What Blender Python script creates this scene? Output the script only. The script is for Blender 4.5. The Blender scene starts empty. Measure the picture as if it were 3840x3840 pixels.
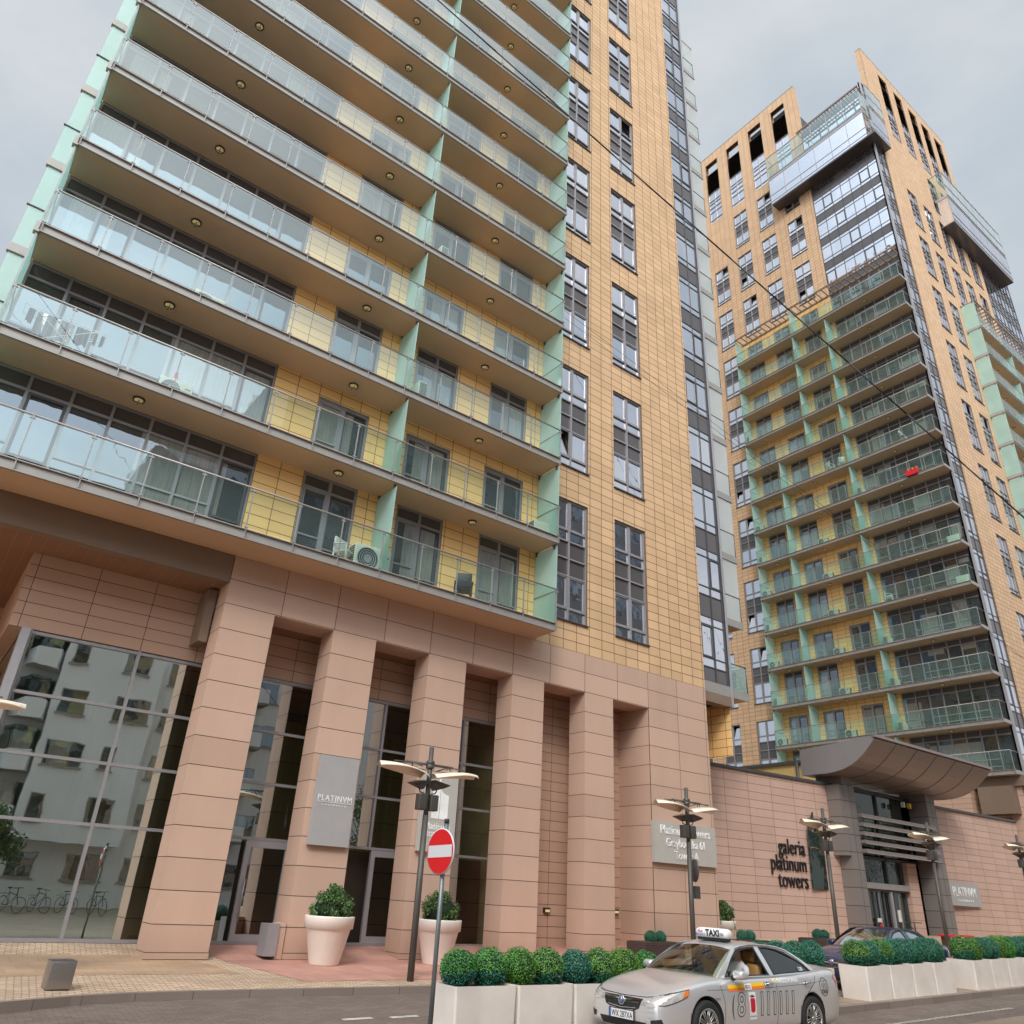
import bpy, bmesh, math, random
from mathutils import Vector, Matrix
from mathutils.bvhtree import BVHTree
random.seed(7)
S = bpy.context.scene
COL = S.collection
PI = math.pi

# ------------------------------------------------------------------ materials
def newmat(name):
    m = bpy.data.materials.new(name); m.use_nodes = True
    nt = m.node_tree; nt.nodes.clear()
    out = nt.nodes.new('ShaderNodeOutputMaterial')
    return m, nt, out
def N(nt, t, **kw):
    n = nt.nodes.new(t)
    for k, v in kw.items():
        if k.startswith('i_'): n.inputs[k[2:].replace('_', ' ')].default_value = v
        else: setattr(n, k, v)
    return n
def L(nt, a, b): nt.links.new(a, b)
def c4(c): return (c[0], c[1], c[2], 1)
def math_(nt, op, a, b=None):
    n = nt.nodes.new('ShaderNodeMath'); n.operation = op
    for i, v in enumerate((a, b)):
        if v is None: continue
        if isinstance(v, (int, float)): n.inputs[i].default_value = v
        else: nt.links.new(v, n.inputs[i])
    return n.outputs[0]
def noise(nt, vec, scale, detail=4, rough=.6):
    n = N(nt, 'ShaderNodeTexNoise'); n.inputs['Scale'].default_value = scale
    n.inputs['Detail'].default_value = detail; n.inputs['Roughness'].default_value = rough
    L(nt, vec, n.inputs['Vector']); return n
def plain(name, col, rough=.6, metal=0, var=.12, nscale=3.0, spec=.5, bump=0, coat=0, emit=None):
    m, nt, out = newmat(name)
    b = N(nt, 'ShaderNodeBsdfPrincipled')
    b.inputs['Roughness'].default_value = rough; b.inputs['Metallic'].default_value = metal
    b.inputs['Specular IOR Level'].default_value = spec
    b.inputs['Coat Weight'].default_value = coat; b.inputs['Coat Roughness'].default_value = .05
    g = N(nt, 'ShaderNodeNewGeometry'); n = noise(nt, g.outputs['Position'], nscale)
    mr = N(nt, 'ShaderNodeMapRange'); mr.inputs['From Min'].default_value = .3; mr.inputs['From Max'].default_value = .7
    mr.inputs['To Min'].default_value = 1 - var; mr.inputs['To Max'].default_value = 1 + var
    L(nt, n.outputs['Fac'], mr.inputs['Value'])
    mx = N(nt, 'ShaderNodeVectorMath', operation='SCALE'); mx.inputs[0].default_value = col
    L(nt, mr.outputs[0], mx.inputs['Scale']); L(nt, mx.outputs[0], b.inputs['Base Color'])
    if emit:
        b.inputs['Emission Color'].default_value = c4(emit[0]); b.inputs['Emission Strength'].default_value = emit[1]
    if bump:
        n2 = noise(nt, g.outputs['Position'], nscale * 12); bp = N(nt, 'ShaderNodeBump')
        bp.inputs['Strength'].default_value = bump; bp.inputs['Distance'].default_value = .01
        L(nt, n2.outputs['Fac'], bp.inputs['Height']); L(nt, bp.outputs[0], b.inputs['Normal'])
    L(nt, b.outputs[0], out.inputs[0]); return m
def schlick(nt, f0=.04, nrm=None):
    """thin-pane reflectance, the same from both faces"""
    g = N(nt, 'ShaderNodeNewGeometry'); d = N(nt, 'ShaderNodeVectorMath', operation='DOT_PRODUCT'); L(nt, g.outputs['Incoming'], d.inputs[0]); L(nt, g.outputs['Normal'], d.inputs[1])
    c = math_(nt, 'SUBTRACT', 1, math_(nt, 'ABSOLUTE', d.outputs['Value'])); p = math_(nt, 'POWER', c, 4.2)
    return math_(nt, 'ADD', math_(nt, 'MULTIPLY', p, 1 - f0), f0)
def tiles(name, col, w, h, u0=0, v0=0, mortar=.012, var=.1, rough=.7, joint=.18, offset=0, grain=.06, axes='wall', spec=.3, streak=0):
    """stone cladding: one slab per cell, open joints, per-slab tone, fine grain"""
    m, nt, out = newmat(name)
    b = N(nt, 'ShaderNodeBsdfPrincipled'); b.inputs['Roughness'].default_value = rough
    b.inputs['Specular IOR Level'].default_value = spec
    g = N(nt, 'ShaderNodeNewGeometry'); sp = N(nt, 'ShaderNodeSeparateXYZ'); L(nt, g.outputs['Position'], sp.inputs[0])
    cb = N(nt, 'ShaderNodeCombineXYZ')
    if axes == 'wall':
        u = math_(nt, 'ADD', sp.outputs[0], sp.outputs[1]); v = sp.outputs[2]
    else: u = sp.outputs[0]; v = sp.outputs[1]
    L(nt, math_(nt, 'SUBTRACT', u, u0), cb.inputs[0]); L(nt, math_(nt, 'SUBTRACT', v, v0), cb.inputs[1])
    br = N(nt, 'ShaderNodeTexBrick'); br.offset = offset; br.squash = 1
    br.inputs['Scale'].default_value = 1; br.inputs['Brick Width'].default_value = w; br.inputs['Row Height'].default_value = h
    br.inputs['Mortar Size'].default_value = mortar; br.inputs['Mortar Smooth'].default_value = .1
    br.inputs['Color1'].default_value = (1 - var, 1 - var * 1.1, 1 - var * 1.2, 1); br.inputs['Color2'].default_value = (1 + var, 1 + var, 1 + var, 1)
    br.inputs['Mortar'].default_value = (joint, joint * .9, joint * .8, 1)
    L(nt, cb.outputs[0], br.inputs['Vector'])
    n1 = noise(nt, g.outputs['Position'], 60, 2); n2 = noise(nt, g.outputs['Position'], .35, 5)
    f = math_(nt, 'ADD', math_(nt, 'MULTIPLY', n1.outputs['Fac'], grain * 2), math_(nt, 'MULTIPLY', n2.outputs['Fac'], .22))
    f = math_(nt, 'ADD', f, 1 - grain - .11)
    if streak:
        mp = N(nt, 'ShaderNodeMapping'); mp.inputs['Scale'].default_value = (1.3, 1.3, .12); L(nt, g.outputs['Position'], mp.inputs[0])
        n3 = noise(nt, mp.outputs[0], 1.5, 4); f = math_(nt, 'MULTIPLY', f, math_(nt, 'ADD', math_(nt, 'MULTIPLY', n3.outputs['Fac'], streak * 2), 1 - streak))
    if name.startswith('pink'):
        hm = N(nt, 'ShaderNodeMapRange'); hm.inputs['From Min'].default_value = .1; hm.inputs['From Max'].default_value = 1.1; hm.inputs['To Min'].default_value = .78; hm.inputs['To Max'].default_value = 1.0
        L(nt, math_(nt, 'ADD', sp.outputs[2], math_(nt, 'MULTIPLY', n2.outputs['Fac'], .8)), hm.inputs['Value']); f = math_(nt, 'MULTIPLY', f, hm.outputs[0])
    s1 = N(nt, 'ShaderNodeVectorMath', operation='SCALE'); L(nt, br.outputs['Color'], s1.inputs[0]); L(nt, f, s1.inputs['Scale'])
    s2 = N(nt, 'ShaderNodeVectorMath', operation='MULTIPLY'); L(nt, s1.outputs[0], s2.inputs[0]); s2.inputs[1].default_value = col
    L(nt, s2.outputs[0], b.inputs['Base Color'])
    bp = N(nt, 'ShaderNodeBump'); bp.inputs['Strength'].default_value = .5; bp.inputs['Distance'].default_value = .01; bp.invert = True
    L(nt, br.outputs['Fac'], bp.inputs['Height']); L(nt, bp.outputs[0], b.inputs['Normal'])
    L(nt, b.outputs[0], out.inputs[0]); return m
def mirror_glass(name, dark=(.02, .025, .03), tint=(.85, .9, .95), base=.35, wobble=.0012, vary=.5, curtain=.3):
    """double glazing seen from outside: dark room or pale curtain behind a reflecting pane"""
    m, nt, out = newmat(name)
    g = N(nt, 'ShaderNodeNewGeometry')
    mp = N(nt, 'ShaderNodeVectorMath', operation='MULTIPLY'); mp.inputs[1].default_value = (.9, .9, .33); L(nt, g.outputs['Position'], mp.inputs[0])
    fl = N(nt, 'ShaderNodeVectorMath', operation='FLOOR'); L(nt, mp.outputs[0], fl.inputs[0])
    wn = N(nt, 'ShaderNodeTexWhiteNoise'); L(nt, fl.outputs[0], wn.inputs[0])
    m3 = N(nt, 'ShaderNodeMapping'); m3.inputs['Scale'].default_value = (7, 7, .5); L(nt, g.outputs['Position'], m3.inputs[0])
    fold = noise(nt, m3.outputs[0], 2.5, 3)
    cur = N(nt, 'ShaderNodeMath', operation='GREATER_THAN'); L(nt, wn.outputs['Value'], cur.inputs[0]); cur.inputs[1].default_value = 1 - curtain
    cc = N(nt, 'ShaderNodeMix', data_type='RGBA'); L(nt, fold.outputs['Fac'], cc.inputs[0])
    cc.inputs[6].default_value = (.12, .13, .12, 1); cc.inputs[7].default_value = (.42, .42, .38, 1)
    dk = N(nt, 'ShaderNodeMix', data_type='RGBA'); L(nt, fold.outputs['Fac'], dk.inputs[0])
    dk.inputs[6].default_value = c4(dark); dk.inputs[7].default_value = c4([x * 3 for x in dark])
    mxc = N(nt, 'ShaderNodeMix', data_type='RGBA'); L(nt, cur.outputs[0], mxc.inputs[0]); L(nt, dk.outputs[2], mxc.inputs[6]); L(nt, cc.outputs[2], mxc.inputs[7])
    d = N(nt, 'ShaderNodeBsdfDiffuse'); L(nt, mxc.outputs[2], d.inputs[0])
    gl = N(nt, 'ShaderNodeBsdfGlossy'); gl.inputs['Roughness'].default_value = .015; gl.inputs[0].default_value = c4(tint)
    nz = noise(nt, g.outputs['Position'], 1.1, 2); bp = N(nt, 'ShaderNodeBump'); bp.inputs['Distance'].default_value = wobble * 10; bp.inputs['Strength'].default_value = .6
    L(nt, nz.outputs['Fac'], bp.inputs['Height']); L(nt, bp.outputs[0], gl.inputs['Normal'])
    fac = math_(nt, 'ADD', math_(nt, 'MULTIPLY', schlick(nt), 1 - base), base)
    ms = N(nt, 'ShaderNodeMixShader'); L(nt, fac, ms.inputs[0]); L(nt, d.outputs[0], ms.inputs[1]); L(nt, gl.outputs[0], ms.inputs[2])
    L(nt, ms.outputs[0], out.inputs[0]); return m
def clear_glass(name, tint=(.8, .93, .88), refl=.08, power=1.6, rough=.01, haze=0, gcol=(.9, .95, .95), wobble=0):
    m, nt, out = newmat(name)
    t = N(nt, 'ShaderNodeBsdfTransparent'); t.inputs[0].default_value = c4(tint)
    gl = N(nt, 'ShaderNodeBsdfGlossy'); gl.inputs['Roughness'].default_value = rough; gl.inputs[0].default_value = c4(gcol)
    g = N(nt, 'ShaderNodeNewGeometry')
    if wobble:
        nz = noise(nt, g.outputs['Position'], .9, 2); bp = N(nt, 'ShaderNodeBump'); bp.inputs['Distance'].default_value = wobble; bp.inputs['Strength'].default_value = .6
        L(nt, nz.outputs['Fac'], bp.inputs['Height']); L(nt, bp.outputs[0], gl.inputs['Normal'])
    f = math_(nt, 'MINIMUM', math_(nt, 'ADD', math_(nt, 'MULTIPLY', schlick(nt), power), refl), .95)
    first = t.outputs[0]
    if haze:
        df = N(nt, 'ShaderNodeBsdfDiffuse'); df.inputs[0].default_value = (.62, .78, .74, 1)
        tr = N(nt, 'ShaderNodeBsdfTranslucent'); tr.inputs[0].default_value = (.62, .8, .75, 1)
        a = N(nt, 'ShaderNodeMixShader'); a.inputs[0].default_value = .5; L(nt, df.outputs[0], a.inputs[1]); L(nt, tr.outputs[0], a.inputs[2])
        nz = noise(nt, g.outputs['Position'], .6, 4)
        hz = math_(nt, 'MULTIPLY', nz.outputs['Fac'], haze * 2)
        b = N(nt, 'ShaderNodeMixShader'); L(nt, hz, b.inputs[0]); L(nt, t.outputs[0], b.inputs[1]); L(nt, a.outputs[0], b.inputs[2]); first = b.outputs[0]
    ms = N(nt, 'ShaderNodeMixShader'); L(nt, f, ms.inputs[0]); L(nt, first, ms.inputs[1]); L(nt, gl.outputs[0], ms.inputs[2])
    L(nt, ms.outputs[0], out.inputs[0]); return m
def frosted(name, col):
    m, nt, out = newmat(name)
    g = N(nt, 'ShaderNodeNewGeometry'); nz = noise(nt, g.outputs['Position'], .7, 3)
    mx = N(nt, 'ShaderNodeMix', data_type='RGBA'); L(nt, nz.outputs['Fac'], mx.inputs[0]); mx.inputs[6].default_value = c4([x * .85 for x in col]); mx.inputs[7].default_value = c4([min(1, x * 1.12) for x in col])
    d = N(nt, 'ShaderNodeBsdfDiffuse'); t = N(nt, 'ShaderNodeBsdfTranslucent'); L(nt, mx.outputs[2], d.inputs[0]); L(nt, mx.outputs[2], t.inputs[0])
    a = N(nt, 'ShaderNodeMixShader'); a.inputs[0].default_value = .55; L(nt, d.outputs[0], a.inputs[1]); L(nt, t.outputs[0], a.inputs[2])
    gl = N(nt, 'ShaderNodeBsdfGlossy'); gl.inputs['Roughness'].default_value = .12
    ms0 = N(nt, 'ShaderNodeMixShader'); ms0.inputs[0].default_value = .12; L(nt, a.outputs[0], ms0.inputs[1]); L(nt, gl.outputs[0], ms0.inputs[2])
    tp = N(nt, 'ShaderNodeBsdfTransparent'); tp.inputs[0].default_value = c4([min(1, x * 1.1) for x in col]); ms = N(nt, 'ShaderNodeMixShader'); ms.inputs[0].default_value = .22; L(nt, ms0.outputs[0], ms.inputs[1]); L(nt, tp.outputs[0], ms.inputs[2])
    L(nt, ms.outputs[0], out.inputs[0]); return m
def leafmat(name, a, b, sc=9):
    m, nt, out = newmat(name)
    p = N(nt, 'ShaderNodeBsdfPrincipled'); p.inputs['Roughness'].default_value = .45
    g = N(nt, 'ShaderNodeNewGeometry'); n = noise(nt, g.outputs['Position'], sc, 3)
    wn = N(nt, 'ShaderNodeTexWhiteNoise')
    sc_ = N(nt, 'ShaderNodeVectorMath', operation='SCALE'); sc_.inputs['Scale'].default_value = 45; L(nt, g.outputs['Position'], sc_.inputs[0])
    fl = N(nt, 'ShaderNodeVectorMath', operation='FLOOR'); L(nt, sc_.outputs[0], fl.inputs[0]); L(nt, fl.outputs[0], wn.inputs[0])
    f = math_(nt, 'ADD', math_(nt, 'MULTIPLY', n.outputs['Fac'], .6), math_(nt, 'MULTIPLY', wn.outputs['Value'], .45))
    mx = N(nt, 'ShaderNodeMix', data_type='RGBA'); L(nt, f, mx.inputs[0]); mx.inputs[6].default_value = c4(a); mx.inputs[7].default_value = c4(b)
    oi = N(nt, 'ShaderNodeObjectInfo'); hs = N(nt, 'ShaderNodeHueSaturation'); L(nt, math_(nt, 'ADD', math_(nt, 'MULTIPLY', oi.outputs['Random'], .05), .475), hs.inputs['Hue'])
    big = noise(nt, g.outputs['Position'], sc * .45, 2); L(nt, math_(nt, 'ADD', math_(nt, 'MULTIPLY', big.outputs['Fac'], 1.2), .35), hs.inputs['Value']); hs.inputs['Saturation'].default_value = .95
    L(nt, mx.outputs[2], hs.inputs['Color']); L(nt, hs.outputs[0], p.inputs['Base Color']); L(nt, p.outputs[0], out.inputs[0]); return m

M = {}
M['ochre'] = tiles('ochre_stone', (.655, .425, .245), .60, .345, 20.72, 9.28, .012, .08, streak=.12)
M['ochre2'] = tiles('ochre_stone_far', (.65, .43, .265), .60, .345, 59.4 + 19.96, 9.78, .014, .07, joint=.3, streak=.05)
M['yellow'] = tiles('yellow_stone', (.98, .61, .25), .695, .32, 25.08 - .695 * 40, 9.28, .010, .05)
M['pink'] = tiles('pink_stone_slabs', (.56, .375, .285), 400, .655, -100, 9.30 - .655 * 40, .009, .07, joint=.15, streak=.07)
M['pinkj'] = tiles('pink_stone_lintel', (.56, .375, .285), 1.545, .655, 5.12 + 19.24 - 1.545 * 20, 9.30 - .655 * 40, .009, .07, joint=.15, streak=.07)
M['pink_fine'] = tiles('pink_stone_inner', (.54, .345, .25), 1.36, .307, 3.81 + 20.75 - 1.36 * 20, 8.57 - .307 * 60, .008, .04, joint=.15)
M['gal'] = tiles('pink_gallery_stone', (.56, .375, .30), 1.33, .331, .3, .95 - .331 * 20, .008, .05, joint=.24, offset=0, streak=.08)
M['brown'] = plain('brown_soffit_plaster', (.60, .41, .27), .8, var=.06, nscale=.7, bump=.1)
M['yplaster'] = plain('ochre_plaster', (.60, .42, .16), .85, var=.06)
M['floor'] = plain('balcony_floor_bounce_layer', (.62, .57, .48), .7, var=.05)  # pale finish added to bounce daylight up under the balconies
M['brownd'] = plain('dark_brown_panel', (.22, .15, .105), .55, var=.08, nscale=.6)
M['soffit'] = tiles('striped_soffit_panels', (.27, .15, .09), .30, 300, .1, -50, .008, .05, joint=1.5, axes='floor')
M['steel'] = plain('pale_painted_steel', (.37, .34, .31), .45, .3, .06)
M['steel2'] = plain('brushed_rail_steel', (.36, .34, .325), .4, .4, .06)
M['frame'] = plain('grey_aluminium_frame', (.34, .32, .33), .4, .3, .05)
M['framel'] = plain('light_aluminium_frame', (.40, .385, .40), .4, .3, .05)
M['framed'] = plain('dark_aluminium_frame', (.09, .085, .09), .4, .3, .05)
M['spandrel'] = plain('dark_glass_spandrel', (.10, .088, .088), .16, 0, .08, .5, .6)
M['glass'] = mirror_glass('window_glass', base=.74, curtain=.12, tint=(.92, .93, 1.0))
M['glass_b'] = mirror_glass('balcony_window_glass', dark=(.022, .028, .03), base=.17, curtain=.22, tint=(.80, .88, .97))
M['bal'] = clear_glass('balustrade_glass', (.77, .92, .89), .055, 2.0, .012, .05)
M['bal2'] = clear_glass('balustrade_glass_far', (.68, .90, .85), .05, .8, .02, .12)
M['mint'] = frosted('frosted_mint_glass', (.70, .97, .88))
M['mintp'] = frosted('pale_mint_glass', (.72, .94, .85))
M['palep'] = frosted('pale_frosted_glass', (.90, .97, .93))
M['carglassr'] = clear_glass('sky_reflecting_car_glass', (.4, .45, .45), .38, 1.6, .01)
M['store'] = clear_glass('storefront_glass', (.80, .88, .74), .50, 1.4, .008, wobble=.002, gcol=(.86, .96, 1))
M['storeL'] = clear_glass('storefront_glass_left', (.62, .70, .58), .70, 1.2, .006, wobble=.003, gcol=(.86, 1, 1))
M['lampglass'] = plain('opal_lamp_glass', (.9, .78, .42), .4, 0, .1, 8, emit=((1, .75, .3), .12))
M['iron'] = plain('dark_bronze_iron', (.07, .055, .04), .5, .4)
M['postgrey'] = plain('grey_lamp_post_paint', (.095, .085, .075), .5, .3)
M['galv'] = plain('galvanised_pole', (.20, .22, .23), .45, .6)
M['sail'] = plain('cream_lamp_reflector', (.84, .73, .58), .5, 0, .06)
M['white'] = plain('white_plastic', (.72, .70, .66), .5, 0, .04)
M['acwhite'] = plain('cream_casing', (.68, .65, .52), .5, 0, .05)
M['dark'] = plain('black_plastic', (.02, .02, .022), .5, 0, .1)
M['pot'] = plain('white_stone_pot', (.84, .77, .69), .6, 0, .05, 2)
M['planter'] = plain('pale_planter_shell', (.80, .72, .65), .55, 0, .09, 1.6)
M['soil'] = plain('planter_soil', (.08, .055, .035), .95, 0, .3, 12, bump=.6)
M['panel'] = plain('grey_sign_panel', (.45, .43, .42), .45, .2, .04)
M['panelt'] = plain('stone_grey_sign_panel', (.50, .47, .42), .5, .1, .04)
M['lettw'] = plain('white_relief_letters', (.86, .85, .84), .5)
M['lettd'] = plain('dark_metal_letters', (.045, .04, .04), .3, .6)
M['logo'] = mirror_glass('dark_logo_panel', dark=(.012, .018, .016), base=.22, curtain=0, tint=(.6, .68, .66))
M['red'] = plain('red_sign_face', (.62, .005, .01), .35, 0, .03)
M['signw'] = plain('white_sign_face', (.62, .62, .64), .4, 0, .03)
M['grey_clad'] = tiles('grey_metal_cladding', (.215, .185, .17), 300, .72, -100, .62, .014, .04, joint=.2, rough=.45)
M['grey_clad2'] = plain('dark_grey_tower_cladding', (.20, .21, .23), .7, 0, .08, .2)
M['canopy'] = plain('copper_grey_canopy_sheet', (.29, .225, .205), .38, .35, .05, .8)
M['canopyg'] = plain('grey_canopy_side', (.255, .235, .235), .5, .2, .05, .8)
M['wood'] = tiles('wood_slats', (.42, .36, .15), .18, 60, 0, -20, .006, .25, joint=.4)
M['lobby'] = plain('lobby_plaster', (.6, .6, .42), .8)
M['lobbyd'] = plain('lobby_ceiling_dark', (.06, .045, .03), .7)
M['sofa'] = plain('white_leather', (.6, .58, .52), .5)
M['steelbox'] = plain('brushed_steel_box', (.30, .27, .25), .32, .7, .05)
M['render'] = plain('pale_grey_render', (.85, .86, .89), .85, 0, .05, .3)
M['concrete'] = plain('grey_concrete', (.28, .25, .22), .85, 0, .12, 1.5, bump=.3)
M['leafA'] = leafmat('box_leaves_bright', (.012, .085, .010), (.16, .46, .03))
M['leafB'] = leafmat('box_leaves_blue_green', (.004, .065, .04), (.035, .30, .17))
M['leafC'] = leafmat('conifer_leaves', (.02, .05, .008), (.14, .24, .05), 14)
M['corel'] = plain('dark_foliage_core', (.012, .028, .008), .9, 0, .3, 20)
M['tree'] = leafmat('street_tree_leaves', (.02, .05, .01), (.10, .17, .03), 2)
M['bark'] = plain('bark', (.12, .09, .06), .9, 0, .3, 8)
M['corten'] = plain('dark_planter_metal', (.085, .05, .045), .5, .2, .1, 3)
M['skin'] = plain('skin', (.55, .33, .23), .6)
M['hair'] = plain('dark_hair', (.02, .014, .01), .7)
M['shirt'] = plain('grey_shirt_cloth', (.42, .42, .44), .9)
M['jeans'] = plain('blue_denim', (.04, .09, .22), .9)
M['shirtw'] = plain('pale_shirt_cloth', (.65, .65, .68), .9)
M['tyre'] = plain('tyre_rubber', (.018, .018, .018), .8)
M['rim'] = plain('alloy_rim', (.55, .53, .50), .3, .8)
M['silver'] = plain('silver_car_paint', (.74, .72, .72), .28, .55, .03, .8, coat=.8)
M['navy'] = plain('navy_car_paint', (.02, .032, .10), .25, .2, .05, .8, coat=1)
M['chrome'] = plain('chrome_trim', (.75, .75, .76), .12, 1, .02)
M['carglass'] = clear_glass('car_window_glass', (.62, .68, .56), .03, .9, .01)
M['carglassd'] = clear_glass('tinted_car_glass', (.07, .075, .075), .05, 1.2, .01)
M['lens'] = plain('headlamp_lens', (.62, .58, .55), .12, .35, .25, 14, coat=1)
M['amber'] = plain('amber_lens', (.75, .18, .02), .2, 0, .1, coat=1)
M['redlens'] = plain('red_lamp_lens', (.55, .01, .015), .2, 0, .1, coat=1)
M['tan'] = plain('tan_leather', (.42, .23, .085), .55, 0, .08)
M['orange'] = plain('orange_stripe', (.85, .20, .02), .5)
M['yel'] = plain('yellow_stripe', (.85, .55, .03), .5)
M['bluep'] = plain('blue_print', (.02, .10, .42), .5)
M['outline'] = plain('dark_print', (.06, .055, .055), .5)
M['redb'] = plain('red_plastic', (.65, .01, .03), .5)
M['lineW'] = plain('road_paint_white', (.55, .50, .42), .8, 0, .25, 6)
M['lineY'] = plain('road_paint_yellow', (.65, .38, .05), .8, 0, .2, 6)

def paving(name, col, w, h, rot=0, mortar=.01, var=.16, offset=.5, joint=.35, smooth=.8):
    m, nt, out = newmat(name)
    b = N(nt, 'ShaderNodeBsdfPrincipled'); b.inputs['Roughness'].default_value = smooth
    g = N(nt, 'ShaderNodeNewGeometry')
    mp = N(nt, 'ShaderNodeMapping'); mp.inputs['Rotation'].default_value = (0, 0, rot); L(nt, g.outputs['Position'], mp.inputs[0])
    # slightly crooked courses
    nz = noise(nt, g.outputs['Position'], 1.5, 2); ad = N(nt, 'ShaderNodeVectorMath', operation='MULTIPLY_ADD')
    L(nt, nz.outputs['Color'], ad.inputs[0]); ad.inputs[1].default_value = (.03, .03, 0); L(nt, mp.outputs[0], ad.inputs[2])
    br = N(nt, 'ShaderNodeTexBrick'); br.offset = offset; br.inputs['Scale'].default_value = 1
    br.inputs['Brick Width'].default_value = w; br.inputs['Row Height'].default_value = h; br.inputs['Mortar Size'].default_value = mortar
    br.inputs['Color1'].default_value = (1 - var, 1 - var, 1 - var, 1); br.inputs['Color2'].default_value = (1 + var, 1 + var, 1 + var, 1)
    br.inputs['Mortar'].default_value = (joint, joint * .9, joint * .8, 1); L(nt, ad.outputs[0], br.inputs['Vector'])
    n1 = noise(nt, g.outputs['Position'], .7, 6); n2 = noise(nt, g.outputs['Position'], 40, 3)
    f = math_(nt, 'ADD', math_(nt, 'MULTIPLY', n1.outputs['Fac'], .9), math_(nt, 'MULTIPLY', n2.outputs['Fac'], .3)); f = math_(nt, 'ADD', f, .4)
    s1 = N(nt, 'ShaderNodeVectorMath', operation='SCALE'); L(nt, br.outputs['Color'], s1.inputs[0]); L(nt, f, s1.inputs['Scale'])
    s2 = N(nt, 'ShaderNodeVectorMath', operation='MULTIPLY'); L(nt, s1.outputs[0], s2.inputs[0]); s2.inputs[1].default_value = col
    L(nt, s2.outputs[0], b.inputs['Base Color'])
    bp = N(nt, 'ShaderNodeBump'); bp.inputs['Strength'].default_value = .6; bp.inputs['Distance'].default_value = .01; bp.invert = True
    L(nt, br.outputs['Fac'], bp.inputs['Height']); L(nt, bp.outputs[0], b.inputs['Normal']); L(nt, b.outputs[0], out.inputs[0]); return m
M['pave'] = paving('beige_block_paving', (.55, .40, .28), .21, .105, .12, .009, .16)
M['paveslab'] = paving('worn_brown_slabs', (.40, .27, .17), .5, .5, 0, .005, .08, joint=.7)
M['redpave'] = paving('red_slab_paving', (.47, .245, .19), .6, .6, 0, .004, .10, joint=.8)
M['road'] = paving('grey_block_carriageway', (.175, .135, .112), .2, .1, .05, .006, .14, joint=.6)
M['asphalt'] = plain('worn_asphalt', (.24, .18, .135), .9, 0, .16, .8, bump=.35)
M['kerbm'] = tiles('kerb_stone', (.25, .20, .17), 1.0, 10, .2, -5, .008, .08, joint=.5)
M['island'] = paving('island_paving', (.34, .26, .19), .3, .3, 0, .006, .1)

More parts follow.
